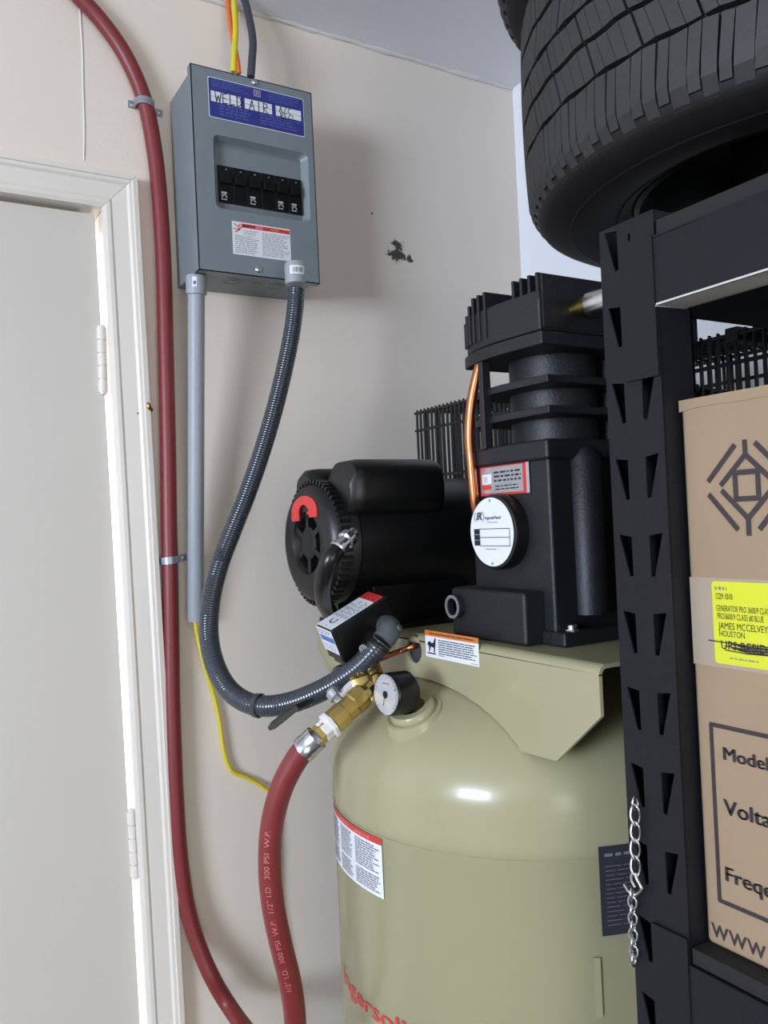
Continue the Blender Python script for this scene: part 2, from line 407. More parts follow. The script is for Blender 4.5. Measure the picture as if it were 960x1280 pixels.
for (u0, u1, v0, v1) in ((0, .0015, 0, PH), (PW - .0015, PW, 0, PH), (0, PW, 0, .0015), (0, PW, PH - .0015, PH)):
    a = mp(u0, v1, -.016); b = mp(u1, v0, 0); m_.box((min(a.x, b.x), min(a.y, b.y), min(a.z, b.z)), (max(a.x, b.x), max(a.y, b.y), max(a.z, b.z)), 'panel')
m_.build('cover', panel, smooth=30)
# six breakers
B0, B1 = U0 + .008, U1 - .011; BV0 = pp(272, 203)[1]; BV1 = pp(272, 249)[1]; bw = (B1 - B0) / 6
for i in range(6):
    m_ = MB(); u0 = B0 + bw * i + .0004; u1 = B0 + bw * (i + 1) - .0004
    dv = pp(272 + i * 18, 203 + 38 * i * 18 / 105)[1] - BV0; 
    a = mp(u0, BV1, DEEP + .0005); b = mp(u1, BV0, DEEP + .005)
    m_.box((a.x, b.y, a.z), (b.x, a.y, b.z), 'blackplastic')
    m_.poly(mp, circ((u0 + u1) / 2 + .002, BV0 + .006, .0012, 8), DEEP + .0053, 'lightgrey')
    br = m_.build('breaker', panel, bevel=.0008)
    m_ = MB(); a = mp(u0 + .003, BV0 + .030, DEEP + .005); b = mp(u1 - .003, BV0 + .013, DEEP + .0105)
    m_.box((a.x, b.y, a.z), (b.x, a.y, b.z), 'blackplastic'); m_.build('toggle', br, bevel=.0008)
    if i in (0, 2, 4, 5):
        m_ = MB()
        v = BV1 - .017
        m_.rect(mp, u0 + .004, u0 + .0135, v, v + .0035, DEEP + .0056, 'lightgrey')
        m_.stroke(mp, [(u0 + .009, v + .003), (u0 + .0135, v + .009)], .0018, DEEP + .0056, 'lightgrey')
        m_.stroke(mp, [(u0 + .004, v + .006), (u0 + .008, v + .0055), (u0 + .0045, v + .010)], .0014, DEEP + .0056, 'lightgrey')
        m_.rect(mp, u0 + .004, u0 + .0075, v + .0115, v + .0135, DEEP + .0056, 'lightgrey'); m_.rect(mp, u0 + .0085, u0 + .013, v + .0115, v + .0135, DEEP + .0056, 'lightgrey')
        m_.build('rating_print', br, smooth=0)
# blue directory label
la = pp(259, 95); lb = pp(381, 172)
m_ = MB(); u0, v0, u1, v1 = la[0], la[1], lb[0], lb[1]
m_.poly(mp, rrect(u0, u1, v0, v1, .003), .0006, 'white'); m_.poly(mp, rrect(u0 + .0012, u1 - .0012, v0 + .0012, v1 - .0012, .0025), .0009, 'blue')
LW, LH = u1 - u0, v1 - v0
c0 = u0 + LW * .5; m_.rect(mp, c0 - .006, c0 + .006, v0 + .004, v0 + .015, .0012, 'lightgrey'); m_.rect(mp, c0 - .0045, c0 + .0045, v0 + .0055, v0 + .0135, .0014, 'blue')
m_.rect(mp, c0 - .0025, c0 + .0025, v0 + .0068, v0 + .0122, .0016, 'lightgrey'); m_.rect(mp, c0 - .001, c0 + .001, v0 + .008, v0 + .011, .0018, 'blue')
for (a, b, c, d) in ((.04, .42, .05, .24), (.62, .97, .05, .27), (.10, .44, .62, .92), (.52, .97, .62, .92)):
    m_.words(mp, u0 + LW * a, u0 + LW * b, v0 + LH * c, v0 + LH * d, 4, .0012, 'bluetext', .5)
for (a, b) in ((.025, .325), (.365, .650), (.690, .965)):
    m_.rect(mp, u0 + LW * a, u0 + LW * b, v0 + LH * .34, v0 + LH * .60, .0012, 'white')
    m_.stroke(mp, [(u0 + LW * a, v0 + LH * .475), (u0 + LW * b, v0 + LH * .475)], .0006, .0014, 'grey')
def hand(x, y, hh, glyphs, wd=.0011):
    for g in glyphs:
        for st in g: m_.stroke(mp, [(x + p[0] * hh * .72, y + p[1] * hh) for p in st], wd, .0017, 'ink')
        x += hh * .74
GL = {'W': [[(0, 0), (.2, 1), (.45, .35), (.65, 1), (.9, 0)]], 'E': [[(.7, 0), (.1, .05), (.1, 1), (.75, .95)], [(.1, .5), (.6, .48)]], 'L': [[(.1, 0), (.1, 1), (.75, .9)]],
      'D': [[(.1, 0), (.1, 1), (.6, .85), (.8, .5), (.55, .1), (0, 0)]], 'A': [[(0, 1), (.4, 0), (.75, 1)], [(.15, .6), (.65, .6)]], 'I': [[(.4, 0), (.4, 1)]],
      'R': [[(.1, 1), (.1, 0), (.65, .1), (.65, .4), (.1, .5), (.75, 1)]], 'C': [[(.7, .1), (.2, .2), (.1, .7), (.7, .95)]], '/': [[(.1, 1), (.6, 0)]]}
hh = LH * .26
hand(u0 + LW * .065, v0 + LH * .35, hh * .95, [GL[c] for c in 'WELD'], .0014)
hand(u0 + LW * .41, v0 + LH * .36, hh * .95, [GL[c] for c in 'AIR'], .0014)
hand(u0 + LW * .725, v0 + LH * .34, hh * .62, [GL[c] for c in 'A/C'])
hand(u0 + LW * .735, v0 + LH * .50, hh * .58, [GL[c] for c in 'RECL'])
o = m_.build('directory_label', panel, smooth=0); o['label'] = 'dark blue printed label with hand written white strips'
# warning label
la = pp(289.5, 276); lb = pp(364, 327); m_ = MB(); u0, v0, u1, v1 = la[0], la[1], lb[0], lb[1]; LW, LH = u1 - u0, v1 - v0
m_.rect(mp, u0, u1, v0, v1, .0006, 'white'); m_.rect(mp, u0 + LW * .16, u1 - LW * .01, v0 + LH * .04, v0 + LH * .16, .0009, 'redlabel')
m_.words(mp, u0 + LW * .19, u0 + LW * .37, v0 + LH * .05, v0 + LH * .14, 1, .0012, 'ink', .5, ragged=0); m_.rect(mp, u0 + LW * .40, u0 + LW * .52, v0 + LH * .06, v0 + LH * .14, .0012, 'pinkred'); m_.rect(mp, u0 + LW * .66, u0 + LW * .80, v0 + LH * .06, v0 + LH * .14, .0012, 'orange')
for st in ([(.03, .06), (.10, .13), (.14, .05)], [(.10, .13), (.12, .20), (.05, .27)], [(.12, .20), (.02, .18)], [(.12, .2), (.15, .12)]):
    m_.stroke(mp, [(u0 + LW * a, v0 + LH * b * 1.2) for a, b in st], .0014, .0012, 'redlabel')
m_.words(mp, u0 + LW * .04, u0 + LW * .46, v0 + LH * .40, v0 + LH * .95, 9, .0010, 'lightgrey', .5); m_.words(mp, u0 + LW * .18, u0 + LW * .46, v0 + LH * .22, v0 + LH * .38, 3, .0010, 'lightgrey', .5)
m_.words(mp, u0 + LW * .50, u0 + LW * .98, v0 + LH * .22, v0 + LH * .95, 12, .0010, 'lightgrey', .5)
o = m_.build('warning_label', panel, smooth=0); o['label'] = 'white sticker with a red header and rows of small print'
for px, py in ((318, 103), (322.5, 337)):
    u, v = pp(px, py); c = mp(u, v, 0); m_ = MB(); m_.lathe(c, (0, -1, 0), [(0, .0055), (.0015, .0052), (.003, .0035), (.0036, .0)], 'steel', 18); m_.box((c.x - .0006, c.y - .0042, c.z - .0045), (c.x + .0006, c.y - .003, c.z + .0045), 'grey'); m_.build('cover_screw', panel)
for x, y in ((PX0 + .075, 1.325), (PX0 + .115, 1.335), (PX0 + .155, 1.325)):
    m_ = MB(); m_.lathe((x, y, PZ0 + .004), (0, 0, -1), [(0, .017), (.001, .0165), (.001, .014), (.0002, .0135), (.0002, .009), (.0012, .0085), (.0012, 0)], 'panel', 24); m_.build('knockout', panel)

# cables above the panel
def cable(name, pts, r, mt, label):
    m = MB(); m.tube(spline(pts, 8), r, mt, 10); o = m.build(name); return tag(o, label, 'cable')
PT = PZ1 - .004
cable('orange_cable', [onY(298.5, 92, 1.345), onY(296.5, 75, 1.345), onY(290.5, 45, 1.352), onY(286, 15, 1.37), onY(284, -12, 1.39), onY(284, -12, 1.39) + Vector((-.004, .004, .04))], .0045, 'orangecable', 'orange cable dropping from the ceiling into the top of the grey panel')
cable('yellow_cable', [onY(292, 90, 1.322), onY(292.5, 70, 1.322), onY(294.5, 40, 1.335), onY(293.5, 15, 1.35), onY(291, -12, 1.37), onY(291, -12, 1.37) + Vector((-.004, .004, .04))], .005, 'yellowcable', 'yellow cable dropping from the ceiling into the top of the grey panel')
cable('black_cable', [onY(313.5, 96, 1.325), onY(315, 75, 1.325), onY(316, 50, 1.33), onY(311, 20, 1.345), onY(303, -12, 1.365), onY(303, -12, 1.365) + Vector((-.004, .004, .04))], .0068, 'darkcable', 'thick dark grey cable dropping into the panel top right of the yellow cable')

# grey conduit below the panel
A = onY(245.5, 344, 1.315); A.z = PZ0 + .003; Bc = onY(244.5, 776, 1.384)
t = empty('grey_conduit', Bc, 'straight grey plastic conduit pipe running down from the panel bottom left', 'pipe')
dr = (Bc - A).normalized(); L = (Bc - A).length
m_ = MB(); m_.tube([A + dr * .02, A + dr * L * .5, Bc], .0137, 'conduit', 24); m_.build('pipe', t, smooth=40)
m_ = MB(); m_.lathe(A, dr, [(0, .0165), (.004, .0175), (.030, .0168), (.031, .014), (.032, .0137)], 'conduit', 24); ad = m_.build('adaptor', t)
m_ = MB()
cy = lambda u, v, l=0: A + dr * (.006 + v) + Vector((math.cos(-2.25 + u / .0172), math.sin(-2.25 + u / .0172), 0)) * (.0178 + l)
m_.rect(cy, 0, .007, 0, .016, 0, 'white', 4); m_.rect(cy, .0012, .0055, .007, .0125, .0003, 'bluetext', 3); m_.build('white_sticker', ad, smooth=0)
# yellow cable leaving the conduit
cable('thin_yellow_cable', [Bc - dr * .03, Bc + dr * .004, onY(248, 800, 1.386), onY(256, 835, 1.388), onY(267, 868, 1.392), onY(275, 905, 1.392), onY(280, 940, 1.392), onY(290, 964, 1.392), onY(308, 972, 1.392), onY(330, 985, 1.390), onY(343, 1003, 1.392), onY(345, 1060, 1.392), onY(347, 1130, 1.392), onY(356, 1190, 1.392), onY(369, 1260, 1.392), onY(371, 1330, 1.392), onY(371, 1330, 1.392) + Vector((.01, 0, -.35)), onY(371, 1330, 1.392) + Vector((0, 0, -.80))], .0036, 'yellowcable', 'thin yellow cable drooping along the wall from the bottom of the grey conduit')

# ------------------------------------------------------------------ red air hose
HR = .0133
wall_pts = [(60, -45, 1.384), (95, -8, 1.384), (128, 28, 1.384), (158, 72, 1.384), (181, 127, 1.383), (194, 195, 1.384), (201, 270, 1.385), (205, 350, 1.385), (207.5, 450, 1.385), (210, 560, 1.385), (211.5, 660, 1.385), (212.5, 702, 1.384), (214, 800, 1.386), (216, 900, 1.386), (220, 1000, 1.386), (226, 1080, 1.385), (238, 1150, 1.38), (262, 1215, 1.36), (292, 1266, 1.33)]
hp_ = [onY(*p) for p in wall_pts]
fer = [at(385, 932, .930), at(370, 950, .935), at(352, 985, .94), at(340, 1030, .945), at(337, 1080, .95), at(341, 1130, .955), at(351, 1180, .965), at(363, 1230, .98), at(369, 1280, 1.0), at(365, 1330, 1.03)]
low = [at(340, 1330, 1.22), at(352, 1352, 1.13)]
top_ = [hp_[0] + Vector((dx, 0, min(dz, .918 - hp_[0].z))) for dx, dz in ((-.75, .14), (-.45, .13), (-.26, .11), (-.13, .07))]
path = spline(top_ + hp_ + low[:2] + fer[::-1], 10)
# merge the low bend smoothly
m_ = MB(); m_.tube(path, HR, 'hose', 18); hose = m_.build('red_air_hose', smooth=60)
tag(hose, 'red rubber air hose running along the wall and curving up to the tank fitting', 'hose')
def hose_print(pts, txt, off):
    P = spline(pts, 24); S = [0]
    for a, b in zip(P[:-1], P[1:]): S.append(S[-1] + (b - a).length)
    def m(u, v, l=0):
        u = max(0, min(S[-1] - 1e-5, u)); k = 0
        while S[k + 1] < u: k += 1
        f = (u - S[k]) / (S[k + 1] - S[k]); c = P[k].lerp(P[k + 1], f); tn = (P[min(k + 2, len(P) - 1)] - P[max(0, k - 1)]).normalized()
        view = (-c).normalized(); view = (view - tn * view.dot(tn)).normalized(); side = tn.cross(view)
        a = v / HR + off
        return c + (view * math.cos(a) + side * math.sin(a)) * (HR + .0004 + l)
    q = MB(); u = .05
    q.text(m, txt, u, .0030, .0064, 0, 'hoseprint', sx=1.2); return q.build('hose_print', hose, smooth=0)
hose_print([at(368, 1270, .995), at(363, 1230, .98), at(351, 1180, .965), at(341, 1130, .955), at(337, 1080, .95), at(340, 1030, .945), at(352, 985, .94), at(370, 950, .935), at(384, 933, .93)], '1/2" I.D.  300 PSI  W.P.  1/2" I.D.  300 PSI  W.P.', -.25)
def strap(px, py, lx0, ly0, rx0, ry0, label):
    c = onY(px, py, 1.3835); a = onY(lx0, ly0, WY - .001); b = onY(rx0, ry0, WY - .001)
    u = (b - a); u.y = 0; u.normalize(); wv = Vector((-u.z, 0, u.x)) * .006
    N = Vector((0, -1, 0)); cw = Vector((c.x, WY, c.z)); base = WY - c.y
    t = empty('pipe_strap', (c.x, WY, c.z), label, 'strap', None)
    La = -abs((a - cw).dot(u)); Lb = abs((b - cw).dot(u)); rO, rI = HR + .0026, HR + .0004
    def loop(r, ear):
        p = [cw + u * La + N * ear, cw - u * (r + .001) + N * ear]
        for k in range(0, 13): th = PI - PI * k / 12; p.append(cw + N * base + u * r * math.cos(th) + N * r * math.sin(th))
        p += [cw + u * (r + .001) + N * ear, cw + u * Lb + N * ear]; return p
    o_, i_ = loop(rO, .0032), loop(rI, .0006)
    m = MB(); n = len(o_)
    vs = [p + wv for p in o_] + [p - wv for p in o_] + [p + wv for p in i_] + [p - wv for p in i_]
    fs = []
    for k in range(n - 1): fs += [(k, k + 1, n + k + 1, n + k), (2 * n + k, 3 * n + k, 3 * n + k + 1, 2 * n + k + 1), (k, 2 * n + k, 2 * n + k + 1, k + 1), (n + k, n + k + 1, 3 * n + k + 1, 3 * n + k)]
    fs += [(0, n, 3 * n, 2 * n), (n - 1, 3 * n - 1, 4 * n - 1, 2 * n - 1)]
    m.add(vs, fs, 'zinc'); m.build('band', t, smooth=30)
    for q in (La + .006, Lb - .006):
        m = MB(); m.lathe(cw + u * q + N * .003, N, [(0, .0042), (.0015, .004), (.0024, .002), (.0026, 0)], 'zinc', 12); m.build('screw', t)
strap(181, 130, 160, 128, 203, 141, 'grey metal strap clamping the red hose beside the panel, upper of two')
strap(212.5, 700, 192, 703, 233, 697, 'grey metal strap clamping the red hose beside the conduit, lower of two')

# ------------------------------------------------------------------ air compressor
TX, TY, TR = 0.702, 0.842, 0.254
ZW = -0.297                                  # tank shoulder
comp = empty('air_compressor', (TX, TY, ZF), 'beige upright air compressor with black motor and pump standing in the corner', 'air compressor')
m_ = MB(); prof = [(-1.38, 0), (-1.38, .10), (-1.36, .17), (-1.32, .225), (-1.27, TR - .0009)]
prof += [(-.345 - .0012, TR - .0009), (-.345, TR), (-.335, TR + .0006), (ZW, TR)]
prof = prof[:]
for k in range(1, 15): a = PI / 2 * k / 14; prof.append((ZW + .127 * math.sin(a), TR * math.cos(a)))
m_.lathe((TX, TY, 0), (0, 0, 1), prof, 'beige', 96, cap=False); tank = m_.build('tank', comp, smooth=50)
m_ = MB(); m_.tube([(TX + (TR) * math.cos(a), TY + (TR) * math.sin(a), -.3465) for a in [2 * PI * i / 72 for i in range(73)]], .0008, 'beige', 6, cap=False); m_.build('weld_seam', tank)
for a in (2.4, 4.5, 0.3):
    m_ = MB(); c = Vector((TX + .20 * math.cos(a), TY + .20 * math.sin(a), 0)); d = Vector((math.cos(a), math.sin(a), 0)); e = Vector((-d.y, d.x, 0))
    m_.obox(c + Vector((0, 0, -1.5)) - e * .03, d * .08, e * .06, (0, 0, .006), 'beige'); m_.obox(c + Vector((0, 0, -1.5)) - e * .03 + d * .0, d * .005, e * .06, (0, 0, .25), 'beige'); m_.build('foot', comp)
def cyl(phi0, z0):
    return lambda u, v, l=0: Vector((TX + (TR + l) * math.cos(phi0 + u / TR), TY + (TR + l) * math.sin(phi0 + u / TR), z0 - v))
def chit(px, py):
    r = ray(px, py); a = r.x ** 2 + r.y ** 2; b = -2 * (r.x * TX + r.y * TY); c = TX ** 2 + TY ** 2 - TR ** 2
    D = max(0, b * b - 4 * a * c); t = (-b - math.sqrt(D)) / (2 * a); p = r * t
    return (math.atan2(p.y - TY, p.x - TX) % (2 * PI), p.z)
# labels on the tank
pr, zr = chit(477, 1049); pl = pr - .150 / TR; m = cyl(pl, zr); zb = chit(480, 1124)[1]; LH = zr - zb; LW = .150
m_ = MB(); m_.rect(m, 0, LW, 0, LH, .0005, 'white', 16); m_.rect(m, .004, LW, 0, LH * .11, .0008, 'redlabel', 16)
for k, (a, b) in enumerate(((.06, .30), (.34, .60), (.64, .97))):
    m_.words(m, LW * a, LW * b, LH * .15, LH * .62, 11, .0009, 'grey', .55); m_.words(m, LW * a, LW * b, LH * .66, LH * .95, 7, .0009, 'grey', .55)
    m_.words(m, LW * a, LW * b - .008, LH * .03, LH * .09, 1, .0011, 'pinkred', .6)
o = m_.build('warning_label', tank, smooth=0); o['label'] = 'white sticker with a red header on the left of the tank'
# black data plate on the right
pd, zd = chit(747, 1058); m = cyl(pd, zd); zb = chit(750, 1170)[1]; LH = zd - zb; LW = .10; m_ = MB()
m_.rect(m, 0, LW, 0, LH, .0013, 'datalabel', 8)
m_.words(m, .006, LW - .03, .006, .012, 1, .0016, 'grey', .5); m_.words(m, .006, LW - .006, .018, LH - .008, 14, .0016, 'grey', .14)
o = m_.build('data_plate', tank, smooth=0); o['label'] = 'dark printed data label on the right of the tank'
pd, zd = chit(741, 1197); zb = chit(746, 1270)[1]; m = cyl(pd, zd); m_ = MB(); m_.rect(m, 0, .007, 0, zd - zb, .002, 'beige', 2); m_.rect(m, 0, .007, 0, zd - zb, .0005, 'beige', 2)
m_.add([m(a, b, c) for (a, b) in ((0, 0), (.007, 0), (.007, zd - zb), (0, zd - zb)) for c in (.0005, .002)], [(0, 1, 3, 2), (2, 3, 5, 4), (4, 5, 7, 6), (6, 7, 1, 0)], 'beige'); m_.build('label_bracket', tank)
# red maker's name
p0 = chit(430, 1234)[0]; zb = chit(457, 1264)[1]; p1 = chit(506, 1280)[0]; m = cyl(p0, zb); hh = .0205
tw = max(v[0] for v in text_geo('Ingersoll', 0, 'LEFT', 0)[0]) * hh
m_ = MB(); sx = (p1 - p0) * TR / tw
for q in (-1, 0, 1): m_.text(m, 'Ingersoll Rand', q * .0006, 0, hh, .0004 + q * .00003, 'redlabel', sx=sx)
m_.build('maker_name', tank, smooth=0)
# bung and its collar on the dome
BX, BY = 0.505, 0.800
def dome(x, y): r = math.hypot(x - TX, y - TY); return ZW + .127 * math.sqrt(max(0, 1 - (r / TR) ** 2))
bz = dome(BX, BY); nrm = Vector(((BX - TX) / TR ** 2, (BY - TY) / TR ** 2, (bz - ZW) / .127 ** 2)).normalized()
ax = (nrm + Vector((0, 0, .35))).normalized()
m_ = MB(); c = Vector((BX, BY, bz)); m_.lathe(c - ax * .012, ax, [(0, .038), (.010, .0355), (.0145, .034), (.0155, .031), (.014, .0275), (.020, .0265), (.0215, .025), (.0215, .016), (.012, .015), (.012, 0)], 'beige', 48); m_.build('bung', tank, smooth=40)

# saddle that carries motor and pump
SX = 0.55; PZ = -0.140; S0, S1 = 0.553, 1.133
ms = mX((SX, TY, 0))     # u = TY - y
def arc(y): 
    dx = SX - TX; r = math.hypot(dx, y - TY); return dome(SX, y)
sil = [(TY - S1, -PZ + .004), (TY - S0, -PZ + .004), (TY - S0, .190), (TY - S0 - .056, .243), (TY - S0 - .105, .247)]
ys = [0.673 + (1.012 - 0.673) * k / 16 for k in range(17)]
arc_pts = [(TY - y, -(arc(y)) - .003) for y in ys]
sil = [(TY - S1, .1485), (TY - S0, .1485), (TY - S0, .187), (TY - S0 - .062, .241), (TY - S0 - .118, .243)] + arc_pts + [(TY - S1 + .118, .243), (TY - S1 + .062, .241), (TY - S1, .187)]
hh_ = onX(518, 812, SX); hu, hv = TY - hh_.y, -hh_.z
m_ = MB(); m_.plate(sil, [circ(hu, hv, .0165, 22)], ms, .0002, -.004, 'beige')
# bend and deck
SXB = 0.955
bo = [(SX + .010 - .010 * math.cos(PI / 2 * k / 5), PZ - .010 + .010 * math.sin(PI / 2 * k / 5)) for k in range(6)]
bi = [(SX + .010 - .006 * math.cos(PI / 2 * k / 5), PZ - .010 + .006 * math.sin(PI / 2 * k / 5)) for k in range(6)]
m_.prism([(x, S0, z) for x, z in bo + bi[::-1]], (0, S1 - S0, 0), 'beige')
m_.box((SX + .010, S0, PZ - .004), (SXB - .01, S1, PZ), 'beige'); m_.box((SXB - .004, S0, PZ - .09), (SXB, S1, PZ - .002), 'beige')
saddle = m_.build('saddle_plate', comp, smooth=30)
m_ = MB(); c = ms(hu, hv, 0); m_.lathe(c, (-1, 0, 0), [(-.006, .0165), (-.006, .010)], 'blackplastic', 22, cap=False)
m_.lathe(c + Vector((.004, 0, 0)), (-1, 0, 0), [(0, .018), (.001, .018), (.001, .0)], 'datalabel', 22); m_.build('hole_shade_disc', saddle)  # dark disc closes the hole; its colour stands for the shade inside
# saddle warning label
a = onX(531.5, 787, SX); b = onX(600, 834, SX); m = mX(a); m_ = MB(); LW = a.y - b.y; LH = a.z - b.z
m_.rect(m, 0, LW, 0, LH, .0006, 'white'); m_.rect(m, 0, LW, 0, LH * .20, .0009, 'orange')
m_.words(m, LW * .10, LW * .95, LH * .05, LH * .15, 1, .0012, 'ink', .35, ragged=.1)
fig = [(.06, .42), (.10, .38), (.13, .44), (.165, .42), (.20, .22), (.215, .24), (.205, .50), (.195, .62), (.185, .78), (.165, .78), (.17, .60), (.11, .58), (.09, .76), (.07, .76), (.08, .58), (.045, .52)]
m_.poly(m, [(LW * x, LH * (y + .02)) for x, y in fig], .0010, 'ink'); m_.rect(m, LW * .04, LW * .21, LH * .82, LH * .87, .0010, 'ink')
m_.words(m, LW * .26, LW * .97, LH * .27, LH * .84, 7, .0010, 'ink', .42, ragged=.2); m_.words(m, LW * .86, LW * .98, LH * .90, LH * .96, 1, .0010, 'grey', .5, ragged=0); m_.words(m, LW * .26, LW * .38, LH * .84, LH * .91, 1, .001, 'ink', .4, ragged=0)
o = m_.build('caution_label', saddle, smooth=0); o['label'] = 'white sticker with an orange header and black pictogram'

# ---- motor
MY, MZ, MR = 1.0, -0.024, 0.083
m_ = MB(); m_.lathe((0, MY, MZ), (1, 0, 0), [(.503, MR - .004), (.506, MR), (.735, MR), (.738, MR - .004)], 'black', 64); motor = m_.build('motor_body', comp, bevel=.002)
m_ = MB(); m_.lathe((0, MY, MZ), (1, 0, 0), [(.478, 0), (.476, .018), (.478, .022), (.490, .024), (.492, .026), (.492, .034), (.480, .038), (.474, .042), (.472, .058), (.474, .068), (.480, .076), (.490, .081), (.512, .084), (.516, .082)], 'black', 72); 
for k in range(6):
    a = PI / 6 + k * PI / 3; d = Vector((0, math.cos(a), math.sin(a))); e = Vector((0, -d.z, d.y)); m_.obox(Vector((.477, MY, MZ)) + d * .020 - e * .005, (.016, 0, 0), d * .020, e * .008, 'black')
m_.build('end_bell', motor, smooth=30)
m_ = MB()
for k in range(56):
    a = 2 * PI * k / 56
    d = Vector((0, math.cos(a), math.sin(a))); e = Vector((0, -d.z, d.y))
    m_.obox(Vector((.484, MY, MZ)) + d * .079 - e * .0024, (.016, 0, 0), d * .0055, e * .0048, 'black')
o = m_.build('cooling_ribs', motor, smooth=0); o['kind'] = 'stuff'
# rotation arrow: red arch on the upper rim of the end bell
ma = lambda u, v, l=0: Vector((.4718 - l + max(0, math.hypot(u, v) - .060) * .45, MY - u, MZ - v))
m_ = MB(); out_ = [(.040, -.033)]; in_ = [(.013, -.033)]
out_ = [(-.034, -.030)] + [(.004 - .038 * math.cos(PI * k / 12), -.040 - .023 * math.sin(PI * k / 12)) for k in range(13)] + [(.042, -.034)]
in_ = [(-.012, -.030)] + [(.004 - .016 * math.cos(PI * k / 12), -.040 - .011 * math.sin(PI * k / 12)) for k in range(13)] + [(.020, -.034)]
for k in range(14):
    q = [out_[k], out_[k + 1], in_[k + 1], in_[k]]
    m_.add([ma(*p_, .0015) for p_ in q] + [ma(*p_, -.0005) for p_ in q], [(0, 1, 2, 3), (4, 5, 6, 7), (0, 4, 5, 1), (2, 6, 7, 3)], 'redlabel')
m_.add([ma(.012, -.040, .0016), ma(.030, -.046, .0016), ma(.030, -.034, .0016)], [(0, 1, 2)], 'redlabel')
m_.build('rotation_arrow', motor, smooth=0)
# capacitor housings
def housing(x0, x1, y0, y1, z0, z1, rr_, name):
    m = MB(); lo_ = []
    for x, s in ((x0, .80), (x0 + .008, .97), (x0 + .02, 1), (x1 - .012, 1), (x1 - .004, .97), (x1, .85)):
        cy_, cz_ = (y0 + y1) / 2, z0
        lp = []
        for p in rrect(-(y1 - y0) / 2, (y1 - y0) / 2, 0, (z1 - z0), rr_, 5): lp.append(Vector((x, cy_ + p[0] * s, cz_ + (z1 - z0) - (p[1] if p[1] > (z1 - z0) * .6 else (z1 - z0) * (1 - s) + p[1] * s))))
        lo_.append(lp)
    m.loft(lo_, 'black'); return m.build(name, motor, smooth=40)
housing(.497, .640, .905, .985, .008, .082, .028, 'capacitor_housing')
housing(.490, .585, 1.005, 1.062, .030, .077, .022, 'start_capacitor_housing')
# feet, bolts
m_ = MB()
m_.box((.53, .915, PZ), (.70, 1.085, PZ + .006), 'black'); m_.box((.54, .94, PZ), (.69, .955, MZ - .06), 'black'); m_.box((.54, 1.045, PZ), (.69, 1.06, MZ - .06), 'black'); m_.build('motor_foot', motor, bevel=.001)
def bolt(c, d, r, parent, mt='steel', name='bolt'):
    m = MB(); c = Vector(c); d = Vector(d).normalized()
    m.lathe(c, d, [(0, r * 1.5), (r * .25, r * 1.5), (r * .25, r), (r * 1.0, r), (r * 1.15, r * .75)], mt, 6 if False else 12); return m.build(name, parent, smooth=30)
bc = onZ(526, 771, PZ + .006); bolt((bc.x, max(bc.y, .92), PZ + .006), (0, 0, 1), .0062, motor)
# cable gland and lead
g = at(419, 689, .960)
m_ = MB(); gd = (at(441, 667, .985) - g).normalized()
m_.lathe(g, gd, [(0, .008), (.004, .0105), (.010, .0105), (.011, .008), (.020, .0085), (.022, .011), (.030, .011), (.034, .007), (.040, .007)], 'steel', 12); m_.build('cable_connector', motor, smooth=30)
m_ = MB(); m_.tube(spline([g + gd * .004, at(413, 699, .957), at(406, 716, .965), at(403, 736, .99), at(406, 754, 1.025), at(414, 768, 1.065), at(426, 780, 1.10)], 8), .0105, 'blackplastic', 14); m_.build('motor_lead', motor)

# ---- pump
m_ = MB()
m_.box((.600, .662, PZ + .010), (.84, .80, .062), 'cast'); m_.box((.594, .656, .058), (.85, .806, .080), 'cast')
pump = m_.build('crankcase', comp, bevel=.004, seg=2)
m_ = MB(); m_.lathe((.652, .664, PZ + .03), (0, 0, 1), [(0, .020), (.17, .020), (.18, .012)], 'cast', 24); m_.build('oil_filler_boss', pump, smooth=40)
m_ = MB(); m_.box((.596, .645, PZ), (.86, .815, PZ + .016), 'cast'); m_.build('pump_foot', pump, bevel=.003)
m_ = MB(); cA = onZ(657, 802, PZ); BXF = .572
yl = onX(565, 775, BXF).y; yr = onX(657, 790, BXF).y
m_.box((BXF, yr, PZ + .001), (.64, yl, PZ + .058), 'cast'); fb = m_.build('suction_box', pump, bevel=.004)
c = onX(569, 758, BXF - .004); m_ = MB(); m_.lathe((BXF + .002, min(c.y, yl - .012), c.z), (-1, 0, 0), [(0, .014), (.010, .014), (.010, .0095), (.002, .009)], 'cast', 24); m_.build('port_boss', pump)
m_ = MB(); m_.lathe((BXF + .002, min(c.y, yl - .012), c.z), (-1, 0, 0), [(.0085, .0138), (.0112, .0138), (.0112, .0105), (.006, .0105)], 'zinc', 24, cap=False); m_.build('port_ring', pump)
bc = onY(715, 783, .652); bolt((bc.x, .652, bc.z - .004), (0, 0, 1), .0055, pump); bolt((bc.x, .652, bc.z - .004), (0, 0, -1), .005, pump)
